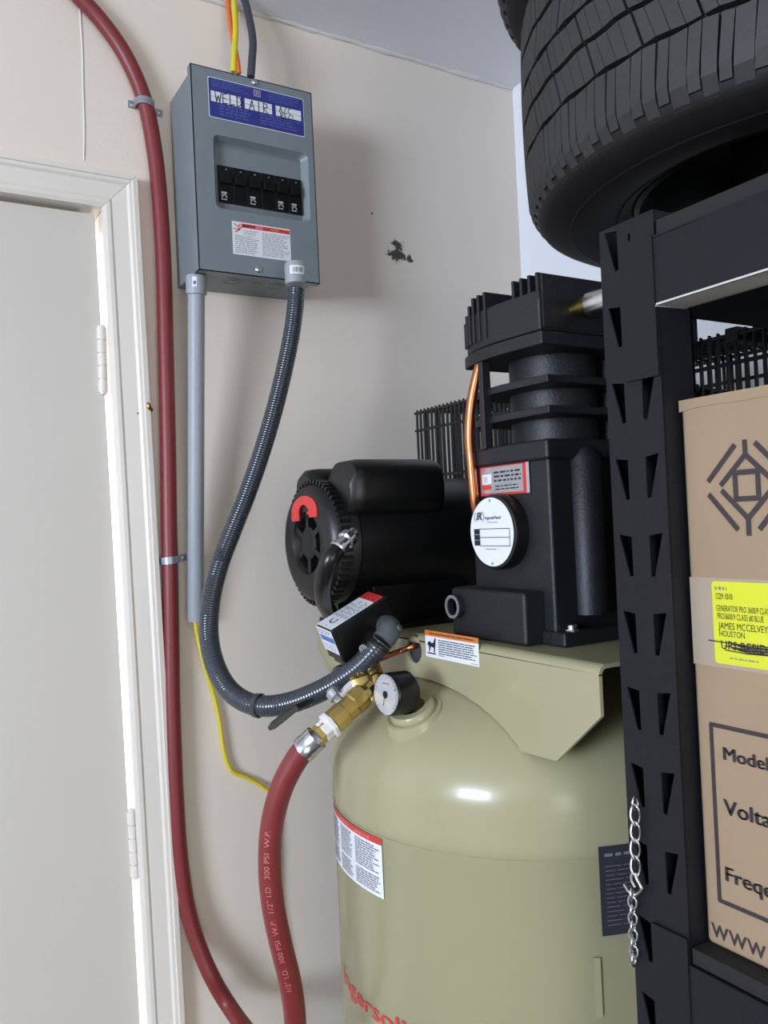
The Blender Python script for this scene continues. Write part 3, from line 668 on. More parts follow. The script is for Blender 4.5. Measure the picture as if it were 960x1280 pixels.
# bearing cover with the round maker's plate
cc = onX(614, 665, .581); CYc, CZc = cc.y, cc.z
m_ = MB(); m_.lathe((0, CYc, CZc), (1, 0, 0), [(.582, 0), (.582, .0385), (.5835, .0415), (.587, .0430), (.602, .0430)], 'blackplastic', 56); cover = m_.build('bearing_cover', pump, smooth=35)
m0_ = mX((.5818, CYc, CZc)); m = lambda u, v, l=0: m0_(u * 1.045, v * 1.045, l); m_ = MB(); PR = .0372
m_.poly(m, circ(0, 0, PR, 48), .0005, 'white')
m_.text(m, 'IR', -.0255, -.0135, .0085, .0012, 'ink', bold=.03, shear=.25)
for rr_, a0, a1 in ((.0085, 2.2, 3.9), (.0085, -.9, .8)):
    m_.stroke(m, [(-.020 + rr_ * math.cos(a0 + (a1 - a0) * k / 8), -.017 + rr_ * .8 * math.sin(a0 + (a1 - a0) * k / 8)) for k in range(9)], .0008, .0012, 'grey')
m_.text(m, 'Ingersoll Rand', -.0095, -.0138, .0036, .0012, 'ink', bold=.01, sx=.95); m_.words(m, -.006, .014, -.0118, -.009, 1, .0012, 'lightgrey', .5, ragged=.1)
for k in range(3): m_.rect(m, -.030, -.020, -.0035 + k * .0062, .0023 + k * .0062, .0011, 'ink')
for (x0, y0, x1, y1) in ((-.020, -.0035, .031, -.0035), (-.020, .0058, .031, .0058), (-.020, .0150, .031, .0150), (.031, -.0035, .031, .0150)): m_.stroke(m, [(x0, y0), (x1, y1)], .0007, .0012, 'ink')
m_.words(m, -.010, .010, .0175, .0195, 1, .0012, 'grey', .5, ragged=.1)
o = m_.build('round_nameplate', cover, smooth=0); o['label'] = 'round white plate with a printed table'
for v in (-.034, .034):
    q = m(0, v, .0005); r_ = MB(); r_.lathe(q, (-1, 0, 0), [(0, .0018), (.0008, .0016), (.0013, 0)], 'steel', 10); r_.build('rivet', cover)
# red bordered sticker
a = onX(600, 583, .5995); b = onX(663, 611, .5995); m = mX((.5995, a.y, a.z)); LW = a.y - b.y; LH = a.z - b.z + .004; m_ = MB()
m_.rect(m, 0, LW, 0, LH, .0006, 'redlabel'); m_.rect(m, LW * .025, LW * .88, LH * .09, LH * .93, .0009, 'silverfoil'); m_.rect(m, LW * .945, LW, 0, LH, .0009, 'lightgrey')
m_.rect(m, LW * .05, LW * .25, LH * .30, LH * .62, .0011, 'white'); m_.rect(m, LW * .05, LW * .24, LH * .66, LH * .80, .0011, 'redlabel'); m_.text(m, 'IR', LW * .08, LH * .57, LH * .2, .0013, 'lightgrey', bold=.02)
m_.words(m, LW * .30, LW * .86, LH * .20, LH * .60, 3, .0011, 'ink', .45, ragged=.15); m_.words(m, LW * .32, LW * .82, LH * .66, LH * .86, 2, .0011, 'ink', .4, ragged=.1)
o = m_.build('foil_sticker', pump, smooth=0); o['label'] = 'silver foil sticker with a red border'
# cylinders and fins
for x in (.675, .775):
    m_ = MB(); m_.lathe((x, .731, .078), (0, 0, 1), [(0, .050), (.103, .050)], 'cast', 40); m_.build('cylinder', pump)
def oval(x0, yc, x1, ry, bul, n=14):
    """plan of head and fins: rounded at the -x end, square corner on the near side"""
    p = [(x1, yc - ry), (x0 + bul * .38, yc - ry)]
    for k in range(1, n + 1):
        t = k / n; y = yc - ry + 2 * ry * t
        p.append((x0 + bul * (.38 * (1 - t) ** 1.5 + .9 * max(0, (t - .35) / .65) ** 2.6 - .0), y))
    p.append((x1, yc + ry)); return p
def slab(z0, z1, x0, yc, x1, ry, bul): return [Vector((x, y, z0)) for x, y in oval(x0, yc, x1, ry, bul)], (0, 0, z1 - z0)
for z in (.108, .141):
    m_ = MB(); m_.prism(*slab(z - .001, z + .0075, .594, .731, .845, .072, .022), 'cast'); m_.build('cylinder_fin', pump, bevel=.001)
m_ = MB(); m_.box((.592, .757, .078), (.604, .765, .182), 'cast'); m_.build('stud', pump, bevel=.001)
m_ = MB(); m_.box((.80, .675, .078), (.815, .69, .182), 'cast'); m_.build('stud', pump, bevel=.001)
m_ = MB(); m_.prism(*slab(.179, .1935, .584, .731, .850, .076, .024), 'cast'); m_.build('valve_plate', pump, bevel=.0015)
m_ = MB(); m_.prism(*slab(.1945, .238, .587, .731, .848, .072, .022), 'cast'); head = m_.build('cylinder_head', pump, bevel=.0025)
outl = oval(.587, .731, .848, .0735, .022)
def xl_at(y):
    for (xa, ya), (xb, yb) in zip(outl[1:-1], outl[2:]):
        if ya <= y <= yb: return xa + (xb - xa) * (y - ya) / (yb - ya + 1e-9)
    return .60
for y in (.6615, .673, .685, .697, .744, .757, .770, .782, .792, .800):
    top = .256 - max(0, y - .775) * .9; lo_z = .228 if y < .71 else .203
    m_ = MB(); m_.box((xl_at(y) - (.002 if y > .72 else 0), y - .0019, lo_z), (.845, y + .0019, top), 'cast'); m_.build('head_fin', pump, bevel=.0006)
m_ = MB(); m_.box((.60, .6585, .198), (.846, .664, .2555), 'cast'); m_.build('head_side_panel', pump, bevel=.001)
# outlet pipe
oc = onY(722, 386, .655); od = Vector((.05, -1, 0)).normalized()
m_ = MB(); m_.lathe(oc - od * .012, od, [(0, .008), (.012, .008), (.014, .0095), (.022, .0095), (.022, .0125), (.030, .0125), (.031, .010)], 'brass', 6 if False else 16); m_.build('outlet_fitting', pump, smooth=30)
m_ = MB(); m_.lathe(oc + od * .018, od, [(0, .0125), (.002, .0142), (.040, .0142)], 'steel', 24); m_.build('outlet_pipe', pump, smooth=40)
# copper tube
m_ = MB(); m_.tube(spline([onX(603, 444, .603), onX(598, 462, .598), onX(590, 498, .592), onX(586.5, 540, .59), onX(589, 580, .59), onX(592.5, 620, .592), onX(596, 640, .596), onX(603, 655, .605)], 8), .0058, 'copper', 14); m_.build('copper_tube', pump)
# flywheel and motor pulley
m_ = MB(); m_.lathe((0, .731, -.022), (1, 0, 0), [(.885, .02), (.885, .035), (.893, .037), (.893, .150), (.880, .155), (.880, .178), (.888, .178), (.893, .168), (.899, .178), (.904, .168), (.910, .178), (.918, .178), (.918, .155), (.905, .150), (.905, .037), (.912, .035), (.912, 0)], 'black', 64, cap=False); m_.lathe((0, .731, -.022), (1, 0, 0), [(.82, .014), (.912, .014)], 'steel', 16); m_.build('flywheel', pump)
m_ = MB(); m_.lathe((0, MY, MZ), (1, 0, 0), [(.73, .012), (.885, .012), (.885, .05), (.893, .042), (.899, .05), (.904, .042), (.91, .05), (.91, 0)], 'black', 32); m_.build('motor_pulley', motor)
# belt guard of bent wire
GX0, GX1, GZ1, GZ0 = .860, .985, .205, -.136
guard = MB(); 
for x in (GX0, GX1):
    for z in (GZ0 + .003, .08, .168, GZ1 - .004): guard.tube([(x, .545, z), (x, 1.310, z)], .0026, 'wire', 6)
for x in (GX0 + .035, GX1 - .035): guard.tube([(x, .545, GZ1), (x, 1.310, GZ1)], .0026, 'wire', 6)
gd_ = guard.build('belt_guard', comp)
hoop = MB(); hoop.tube(spline([(GX0, 0, GZ0), (GX0, 0, 0.05), (GX0, 0, GZ1 - .012), (GX0 + .004, 0, GZ1 - .003), (GX0 + .014, 0, GZ1)], 2) + spline([(GX1 - .014, 0, GZ1), (GX1 - .004, 0, GZ1 - .003), (GX1, 0, GZ1 - .012), (GX1, 0, .05), (GX1, 0, GZ0)], 2), .0024, 'wire', 6)
h0 = hoop.build('guard_wire', gd_, local=True)
for k in range(62):
    y = 0.556 + k * .01225
    o = h0 if k == 0 else copy(h0, gd_)
    o.location = Vector((0, y, 0)) + OFF - ORG[gd_.name]
for k in range(9):
    m_ = MB(); x = GX0 + .012 + k * .0125; m_.tube([(x, 1.309, GZ0), (x, 1.309, GZ1)], .0024, 'wire', 6); m_.build('guard_wire', gd_)
m_ = MB(); m_.box((GX0 - .004, .612, GZ1 - .012), (GX1 + .004, .628, GZ1 + .004), 'black'); m_.box((GX0 - .004, .612, GZ0), (GX0, .628, GZ1), 'black') if False else None; m_.build('guard_strap', gd_)

# ---- pressure switch: a small tilted box above the bung
DS = .985; K = DS / F
def cv(x, y, z): return R @ Vector((x, y, z)) * K
P0 = at(414, 789, DS); ea = cv(71, -41, 43); eb = cv(-22, -4, 32.4); ec = cv(16, 45, 16.4)
ea_, eb_, ec_ = ea.normalized(), eb.normalized(), ec.normalized()
m_ = MB(); m_.obox(P0, ea, eb, ec * .98, 'blackplastic'); ps = m_.build('pressure_switch', comp, bevel=.003, seg=3)
m_ = MB(); m_.obox(P0 + ec * .90 + ea_ * .004 + eb_ * .003, ea_ * (ea.length - .008), eb_ * (eb.length - .006), ec_ * .012, 'blackplastic'); m_.build('switch_base', ps, bevel=.001)
mt_ = lambda u, v, l=0: P0 + ea_ * u + eb_ * (eb.length - v) - ec_ * l
LW, LH = ea.length * .93, eb.length; m_ = MB()
m_.rect(mt_, .001, LW, .0015, LH - .0015, .0006, 'white'); m_.rect(mt_, LW * .82, LW, .0015, LH - .0015, .0009, 'redlabel')
m_.words(mt_, LW * .30, LW * .78, LH * .1, LH * .9, 6, .0009, 'grey', .4); m_.words(mt_, LW * .85, LW * .98, LH * .1, LH * .9, 3, .0011, 'ink', .35, ragged=0)
m_.stroke(mt_, [(LW * .2 + .005 * math.cos(.6 + 4.6 * k / 10), LH * .5 + .005 * math.sin(.6 + 4.6 * k / 10)) for k in range(11)], .0018, .0010, 'ink'); m_.words(mt_, LW * .05, LW * .12, LH * .1, LH * .9, 3, .0009, 'grey', .4)
o = m_.build('top_label', ps, smooth=0); o['label'] = 'white sticker with a red end band'
mf_ = lambda u, v, l=0: P0 + eb_ * (eb.length - u) + ec_ * v - ea_ * l
LW, LH = eb.length, ec.length; m_ = MB()
m_.rect(mf_, .001, LW - .001, .001, LH * .72, .0006, 'white'); m_.rect(mf_, LW * .1, LW * .95, LH * .24, LH * .40, .0009, 'midblue')
m_.words(mf_, LW * .1, LW * .9, LH * .06, LH * .2, 2, .0009, 'ink', .35); m_.words(mf_, LW * .1, LW * .9, LH * .46, LH * .68, 3, .0009, 'lightgrey', .5)
o = m_.build('end_label', ps, smooth=0); o['label'] = 'white sticker with a blue band'
# brass manifold under the switch
J = at(470, 848, .985); base = c = Vector((BX, BY, bz)) + ax * .010
m_ = MB(); m_.lathe(at(424, 836, 1.005), (P0 + ea * .5 + ec - at(424, 836, 1.005)) * 0 + ec_ * 1, [(0, .010), (.012, .010)], 'steel', 12)
m_.tube([at(460, 822, 1.01), J], .011, 'brass', 14); m_.lathe(at(440, 858, .98), (J - at(440, 858, .98)).normalized(), [(0, .010), (.004, .0125), (.02, .0125), (.024, .010)], 'brass', 8); m_.tube([J, at(480, 872, .968), base - ax * .006], .0098, 'brass', 14)
m_.build('brass_manifold', comp, smooth=35)
# silver relief valve
a = at(430, 882, .955); b = at(418, 868, .965); d = (a - b).normalized()
m_ = MB(); m_.lathe(b - d * .008, d, [(0, .006), (.004, .009), (.013, .009), (.014, .006), (.020, .006), (.021, .009), (.027, .009), (.029, .005)], 'steel', 12); m_.tube([at(455, 845, .985), at(436, 862, .975), at(426, 874, .962)], .007, 'tape', 10); m_.build('relief_valve', comp, smooth=30)
# ball valve: brass body to the hose
q0 = at(413, 906, .931); q1 = at(466, 858, .962); d = (q1 - q0).normalized(); L = (q1 - q0).length
m_ = MB(); m_.lathe(q0, d, [(0, .012), (.003, .0145), (.020, .0145), (.022, .0135), (.034, .0135), (.036, .015), (.052, .0145), (.056, .0115), (L - .012, .0115), (L - .008, .009), (L, .009)], 'brass', 10); valve = m_.build('ball_valve', comp, smooth=25)
m_ = MB(); h0_ = at(372, 883, .93); h1_ = at(336, 911, .915); e = (h1_ - h0_).normalized(); sd = e.cross(_fw := (R @ Vector((0, 0, 1)))).normalized()
m_.loft([[p + sd * s_ * w_ + (R @ Vector((0, 0, 1))) * t_ for s_, t_ in ((-1, -.003), (1, -.003), (1, .003), (-1, .003))] for p, w_ in ((at(392, 874, .955), .003), (h0_, .0035), (h0_.lerp(h1_, .5), .0042), (h1_ - e * .006, .0042), (h1_, .002))], 'blackplastic'); m_.build('valve_handle', valve, bevel=.001)
m_ = MB(); q2 = at(403, 915, .926); m_.lathe(q0 - d * .004, d, [(-.010, .011), (-.009, .0125), (0, .0125), (.001, .0165), (.005, .0165), (.006, .014)], 'tape', 8); m_.lathe(q0 - d * .004, d, [(-.016, .0115), (-.004, .0125), (-.004, .0)], 'brass', 6, cap=False); m_.build('hose_nut', valve, smooth=25)
# ferrule belongs to the hose
f0 = at(383, 934, .930); f1 = at(404, 914, .929); fd = (f1 - f0).normalized(); fl = (f1 - f0).length
m_ = MB(); m_.lathe(f0 - fd * .006, fd, [(0, HR + .0002), (.0005, HR + .0016), (.008, HR + .0019), (.009, HR + .0012), (.016, HR + .0016), (fl - .004, HR + .0014), (fl - .002, HR - .003), (fl, .008)], 'steel', 28); fo = m_.build('crimp_ferrule', hose, smooth=40); fo['label'] = 'bright steel crimp ferrule'
# gauge
gc = at(484.5, 868, .925); gx = Vector((-1, -.10, .06)).normalized()
m_ = MB(); m_.lathe(gc, -gx, [(-.001, .0215), (-.002, .0225), (0, .0238), (.004, .0242), (.026, .0242), (.030, .021), (.032, 0)], 'blackplastic', 40); gauge = m_.build('pressure_gauge', comp, smooth=35)
gu = gx.cross(Vector((0, 0, 1))).normalized() * -1; gu = gu if gu.y < 0 else -gu; gv = -gu.cross(gx).normalized(); gv = gv if gv.z < 0 else -gv
mg = lambda u, v, l=0: gc + gu * u + gv * v + gx * l
m_ = MB(); m_.poly(mg, circ(0, 0, .0218, 40), .0018, 'white')
for k in range(21):
    a = math.radians(225 - 270 * k / 20); r0, r1 = .0185, .0205 if k % 5 else .0208; r0 = .0185 if k % 5 else .0165
    m_.stroke(mg, [(r0 * math.cos(a), -r0 * math.sin(a)), (r1 * math.cos(a), -r1 * math.sin(a))], .0005, .0021, 'ink' if k < 16 else 'redlabel')
m_.stroke(mg, [(0, -.003), (-.003, .012)], .0014, .0026, 'ink'); m_.poly(mg, circ(0, 0, .0042, 16), .0026, 'ink'); m_.stroke(mg, [(-.006, -.012), (.006, -.012)], .0015, .0021, 'pinkred')
m_.build('dial', gauge, smooth=0)
m_ = MB(); m_.lathe(gc, gx, [(.003, .0225), (.0045, .0215), (.0055, .016), (.0062, 0)], 'glass', 32, cap=False); m_.lathe(gc, gx, [(.003, .0225), (.003, 0)], 'glass', 32, cap=False); m_.build('lens', gauge)
m_ = MB(); m_.tube([gc - gx * .03, gc - gx * .037, at(480, 866, .968)], .006, 'brass', 10); m_.build('gauge_stem', gauge)
# small copper line from the switch to the saddle hole
m_ = MB(); m_.tube(spline([at(462, 829, 1.0), at(484, 820, 1.005), at(500, 814, 1.02), onX(517, 808, SX - .003), onX(523, 805, SX + .03)], 6), .0034, 'copper', 10); m_.build('pilot_tube', comp)

# ------------------------------------------------------------------ flexible conduit from panel to switch
fp = [(370.5, 362, 1.325), (369, 384, 1.32), (365, 415, 1.315), (357, 455, 1.305), (345, 505, 1.29), (329, 560, 1.27), (310, 615, 1.245), (291, 663, 1.22), (275, 705, 1.19), (264, 748, 1.16), (261, 792, 1.13), (269, 832, 1.10), (288, 864, 1.075), (318, 881, 1.05), (356, 880, 1.03), (400, 864, 1.01), (440, 840, .995), (464, 818, .99), (478, 801, .992)]
cp = [onY(p[0], p[1], p[2]) if i < 3 else at(*((p[0], p[1], ray(p[0], p[1]).y and p[2]))) for i, p in enumerate(fp)]
# first points sit on the wall-depth, the rest on camera depth; blend is smooth as both agree near 1.32
dep0 = [F * c.y / ray(p[0], p[1]).y if False else None for c, p in zip(cp, fp)]
cp = [at(p[0], p[1], p[2] * (1.0 if i > 2 else 1.0)) for i, p in enumerate(fp)]
flex = empty('flexible_conduit', cp[0], 'dark grey ribbed flexible conduit looping from the panel to the pressure switch', 'conduit')
P = spline(cp, 60); S = [0]
for a, b in zip(P[:-1], P[1:]): S.append(S[-1] + (b - a).length)
ribs = []; rad = []; s = 0; k = 0; step = .00135; i = 0
while s < S[-1] - .001:
    while S[k + 1] < s: k += 1
    ribs.append(P[k].lerp(P[k + 1], (s - S[k]) / (S[k + 1] - S[k]))); rad.append((.0128, .0136, .0136)[i % 3]); s += step; i += 1
m_ = MB(); m_.tube(ribs, rad, 'flex', 18); m_.build('ribbed_sleeve', flex, smooth=60)
d0 = (P[20] - P[0]).normalized(); ct = Vector((cp[0].x, cp[0].y, PZ0 + .004))
m_ = MB(); m_.lathe(ct, (cp[1] - ct).normalized(), [(0, .0165), (.004, .0175), (.024, .0165), (.034, .016), (.035, .0135)], 'conduit', 24); fa = m_.build('connector', flex)
m_ = MB(); dd = (cp[1] - ct).normalized()
cy2 = lambda u, v, l=0: ct + dd * (.008 + v) + Vector((math.cos(-2.5 + u / .0172), math.sin(-2.5 + u / .0172), 0)) * (.0180 + l)
m_.rect(cy2, 0, .024, 0, .014, 0, 'white', 8)
for k in range(7): m_.rect(cy2, .0045 + k * .0024, .0055 + k * .0024 + (k % 3) * .0004, .003, .011, .0003, 'grey', 1)
m_.build('barcode_sticker', fa, smooth=0)
e0 = cp[-1]; el = [e0, at(483, 795, .995), at(486.5, 788, 1.0), at(487, 784, 1.012), at(482, 782, 1.028), at(470, 784, 1.04)]
m_ = MB(); m_.tube(spline(el, 8), [.0138] * 41, 'elbow', 18); dd = (P[-1] - P[-30]).normalized()
m_.lathe(e0 - dd * .010, dd, [(0, .0135), (.001, .0152), (.004, .0152), (.006, .0140)], 'blackplastic', 18); m_.lathe(at(494, 787, .998), (at(504, 783, .99) - at(494, 787, .998)).normalized(), [(0, .0045), (.008, .004), (.009, .003)], 'elbow', 8)
m_.build('elbow_connector', flex, smooth=40)
m_ = MB(); dd = (P[-60] - P[-61]).normalized(); m_.lathe(at(455, 810, .985), R @ Vector((-.3, .2, -1)), [(0, .0055), (.003, .0055), (.003, .0025), (.0015, .002), (.0015, 0)], 'steel', 10); m_.build('locknut_screw', flex)
kk = min(range(len(P)), key=lambda q: (P[q] - at(324, 882, 1.048)).length); dd = (P[kk + 2] - P[kk - 2]).normalized()
m_ = MB(); m_.lathe(P[kk] - dd * .004, dd, [(0, .0142), (.001, .0155), (.007, .0155), (.008, .0142)], 'flex', 24, cap=False); m_.build('cable_tie', flex)

# ------------------------------------------------------------------ storage rack
RX = .550; PYL, PYR = .5265, .4660; RD = .62       # post face plane, post edges in y, depth to the wall
rack = empty('storage_rack', (RX, PYR, ZF), 'tall charcoal steel storage rack with slotted post standing right of the compressor', 'shelving rack')
def post_at(x, yl, yr, sgn, name='post'):
    W_ = yl - yr; z1, z0 = .248, ZF; m = MB(); mp_ = mX((x, yl, z1)) if sgn > 0 else (lambda u, v, l=0: Vector((x + l, yl - u, z1 - v)))
    holes = []; pitch = .0665; v = .003
    while v < z1 - z0 - .06:
        a, b, c, d = .006, .0215, .0165, .0215
        holes.append([(.0065, v), (.0205, v + .002), (.0205, v + .036), (.0165, v + .0365)])
        if v > .11: holes.append([(W_ - .0065, v - .001), (W_ - .0165, v + .036), (W_ - .0205, v + .0355), (W_ - .0205, v + .001)])
        if v < .10: holes.append(circ(.034, v + .012, .0018, 8, .004))
        v += pitch
    # split in bays so the tessellation stays simple
    m.plate([(0, 0), (W_, 0), (W_, z1 - z0), (0, z1 - z0)], holes, mp_, 0, -.002, 'rack')
    xs = sorted((x, x + sgn * .042))
    m.box((xs[0] + .0015 * (sgn > 0), yr - .0, z0), (xs[1], yr + .002, z1), 'rack'); m.box((xs[0] + .0015 * (sgn > 0), yl - .002, z0), (xs[1], yl, z1), 'rack')
    xb = x + sgn * .042; m.box((min(xb, xb - sgn * .002), yr, z0), (max(xb, xb - sgn * .002), yl, z1), 'rack')
    return m.build(name, rack, smooth=0)
post_at(RX, PYL, PYR, 1); RXB = RX + RD
post_at(RXB, PYL, PYR, -1)
YF = -1.40
post_at(RX, YF + .06, YF, 1); post_at(RXB, YF + .06, YF, -1)
BT = onX(822, 300, RX).z; BB = onX(826, 381, RX).z
LT = onX(868, 1207, RX).z; 
for (zt, zb) in ((BT + .004, BB), (LT, LT - .075), (-1.10, -1.175)):
    m_ = MB()
    m_.box((RX - .003, YF + .05, zb), (RX + .0, PYR - .0005, zt), 'rack'); m_.box((RX - .003, YF + .05, zb), (RX + .034, PYR - .0005, zb + .002), 'board' if zt > 0 else 'rack'); m_.box((RX + .030, YF + .05, zt - .02), (RX + .034, PYR - .003, zb + .002 if False else zb), 'rack'); m_.box((RX - .003, YF + .05, zt - .002), (RX + .034, PYR - .0005, zt), 'rack')
    m_.build('front_beam', rack, bevel=.0008)
    m_ = MB(); m_.plate([(PYL - PYR - .036, 0), (PYL - PYR, 0), (PYL - PYR, .115), (PYL - PYR - .036, .115)], [], mX((RX, PYL, zt + (.02 if zt < 0 else 0))), .0005, .003, 'rack'); m_.build('beam_connector', rack, smooth=0)
    m_ = MB(); m_.box((RXB, YF + .05, zb), (RXB + .003, PYR - .0005, zt), 'rack'); m_.box((RXB - .034, YF + .05, zt - .002), (RXB + .003, PYR - .0005, zt), 'rack'); m_.build('rear_beam', rack)
    m_ = MB(); m_.box((RX + .043, PYL - .030, zb + .005), (RXB - .043, PYL - .026, zt - .005), 'rack'); m_.build('end_beam', rack); m_ = MB(); m_.box((RX + .043, YF + .026, zb + .005), (RXB - .043, YF + .03, zt - .005), 'rack'); m_.build('end_beam', rack)
    m_ = MB(); m_.box((RX + .001, YF + .02, zt + .0005), (RXB - .001, PYR - .002, zt + .013), 'darkboard'); m_.build('shelf_board', rack)
for py in (312, 410):
    q = onX(797 if py < 400 else 806, py, RX); m_ = MB(); m_.box((RX - .0015, q.y - .003, q.z - .006), (RX, q.y + .003, q.z + .006), 'rack'); m_.build('lock_tab', rack)

# ------------------------------------------------------------------ cardboard box on the lower shelf
BXX = .568; BZ0 = LT + .0138; bt = onX(850, 504, BXX); BZ1 = bt.z; BY1 = bt.y; BY0 = -.30
box = empty('cardboard_box', (BXX + .25, .2, BZ0), 'brown cardboard generator box with yellow shipping sticker on the lower shelf', 'box')
m_ = MB(); m_.box((BXX, BY0, BZ0), (BXX + .50, BY1, BZ1), 'card'); m_.build('body', box, bevel=.004)
m_ = MB(); pts = []
for k in range(41):
    y = BY1 + .0008 - (BY1 - BY0) * k / 40; pts.append((y, BZ1 - .0065 + random.uniform(-.0012, .0012)))
m_.prism([(BXX - .0008, y, z) for y, z in pts] + [(BXX - .0008, BY0, BZ1 + .002), (BXX - .0008, BY1 + .0008, BZ1 + .002)], (.25, 0, 0), 'card'); m_.build('flap', box, smooth=0)
mb = mX((BXX, BY1, BZ1))
def bp(px, py): q = onX(px, py, BXX); return (BY1 - q.y, BZ1 - q.z)
m_ = MB(); LWd = .0042
cu = (bp(934, 609.5)[0]); 
def mir(pts): return [(2 * cu - u, v) for u, v in pts]
L1 = [[(931.3, 551), (932, 568.5)], [(931.8, 568), (902, 606)], [(918, 557), (886.5, 601)], [(903.5, 614), (934, 648)], [(887.5, 619), (922.5, 661)], [(934, 648), (934.5, 668)]]
for st in L1:
    q = [bp(*p) for p in st]
    if abs(q[0][0] - q[1][0]) < .006: q = [(cu, q[0][1]), (cu, q[1][1])]
    else: q = [(cu if abs(p[0] - cu) < .004 else p[0], p[1]) for p in q]
    EL = .0006 + L1.index(st) * .00006; m_.stroke(mb, q, LWd, EL, 'cardprint')
    if abs(q[0][0] - q[1][0]) > .001: m_.stroke(mb, mir(q), LWd, EL + .00003, 'cardprint')
a = bp(919, 591); b = bp(919, 624); hw = cu - a[0]
m_.stroke(mb, [(cu - hw, a[1]), (cu + hw, a[1]), (cu + hw, b[1]), (cu - hw, b[1]), (cu - hw, a[1])], LWd, .0008, 'cardprint')
o = m_.build('printed_emblem', box, smooth=0)
m_ = MB(); a = bp(889, 905); b = bp(890.5, 1121); FW = .30
m_.stroke(mb, [(a[0], a[1]), (a[0] + FW, a[1]), (a[0] + FW, b[1]), (a[0], b[1]), (a[0], a[1])], .0036, .0006, 'cardprint')
for txt, px, yt, yb in (('Model', 903, 931, 947), ('Voltage', 905, 996, 1015), ('Freqency', 905.5, 1080, 1098)):
    t0 = bp(px, yt); t1 = bp(px, yb); [m_.text(mb, txt, t0[0] + q * .00035, t1[1] + .001, (t1[1] - t0[1]) * 1.02, .0006 + abs(q) * .00005, 'cardprint', sx=1.12) for q in (-2, -1, 0, 1, 2)]
t0 = bp(889, 1149); t1 = bp(889, 1168); m_.text(mb, 'www.', t0[0], t1[1], (t1[1] - t0[1]) * 1.38, .0006, 'cardprint', sx=.95)
m_.build('printed_text', box, smooth=0)
m_ = MB(); v0 = bp(860, 703)[1]; v1 = bp(861, 828)[1]; m_.rect(mb, .001, .26, v0 + .012, v1, .0003, 'cardtape'); m_.build('clear_tape', box, smooth=0)
m_ = MB(); a = bp(888.5, 726); b = bp(893, 828); SW, SH = .128, b[1] - a[1]; mk = mX(mb(a[0] + .001, a[1], 0))
m_.poly(mk, rrect(0, SW, 0, SH, .003), .0007, 'yellow')
def line(txt, v, h, sx, u=.003, bold=.0, mt='ink'): m_.text(mk, txt, u, v * SH, h * SH, .0010, mt, bold=bold, sx=sx)
m_.words(mk, .003, .014, SH * .06, SH * .11, 1, .0010, 'grey', .8, ragged=0)
line('1229 1010', .215, .075, .55, bold=.01); line('GENERATOR PRO 3600/9 CLASS #0', .36, .075, .50, u=.0035); line('PRO3600/9 CLASS #0 BLUE', .455, .075, .52, u=.004)
line('JAMES MCCELVEY', .575, .085, .72, u=.005); line('HOUSTON', .665, .075, .70, u=.005); line('UPS RESIDEN', .815, .105, .95, u=.006, bold=.012); line('ORDER', .975, .085, .9, u=.058)
for k in range(7):
    v = .71 + .016 * k
    m_.stroke(mk, [(-.002 + .006 * (k % 3) + (.012 if k else -.003), SH * (v + .02)), (.03, SH * (v + .035)), (.066 - .003 * (k % 2), SH * (v + .015 + .01 * (k % 2)))], .0009, .0013, 'ink')
m_.stroke(mk, [(.052, SH * .64), (.061, SH * .66), (.065, SH * .70)], .0014, .0013, 'ink'); m_.words(mk, .014, .04, SH * .90, SH * .94, 1, .001, 'grey', .4, ragged=0)
o = m_.build('shipping_sticker', box, smooth=0); o['label'] = 'fluorescent yellow sticker with scribbled out line'

# ------------------------------------------------------------------ tyres on the top shelf
TDECK = BT + .004 + .0132; TZ = .4585; WHUB = TDECK - TZ + .0003
TW, TRR = .258, .318
def prof_r(w):            # tread surface radius against height from mid-plane
    a = abs(w) / (TW / 2); return TRR - .005 * a ** 2 - .022 * max(0, a - .74) ** 1.7 / .26 ** 1.7
tyre = empty('tyre', (0, 0, 0), '', 'tyre')
ORG[tyre.name] = Vector((0, 0, 0)); tyre.location = (0, 0, 0)
m_ = MB(); pf = [(-.100, .190), (-.112, .200), (-.124, .226), (-.129, .248), (-.1285, .266), (-.1245, .284), (-.1205, .296)]
ws = [-.116 + .232 * k / 28 for k in range(29)]
pf += [(w_, prof_r(w_) - .0085 * min(1, max(0, (.1165 - abs(w_)) / .026)) ** .8 - .0002) for w_ in ws] + [(-z, r) for z, r in pf[::-1]] + [(.09, .185), (-.09, .185), (-.100, .190)]
m_.lathe((0, 0, 0), (0, 0, 1), pf, 'sidewall', 96, cap=False)
for r_, z_ in ((.268, -.1272), (.214, -.1185)):
    m_.tube([(r_ * math.cos(2 * PI * i / 96), r_ * math.sin(2 * PI * i / 96), z_) for i in range(97)], .0014, 'sidewall', 5, cap=False)
m_.build('carcass', tyre, local=True, smooth=45)
tr = MB()
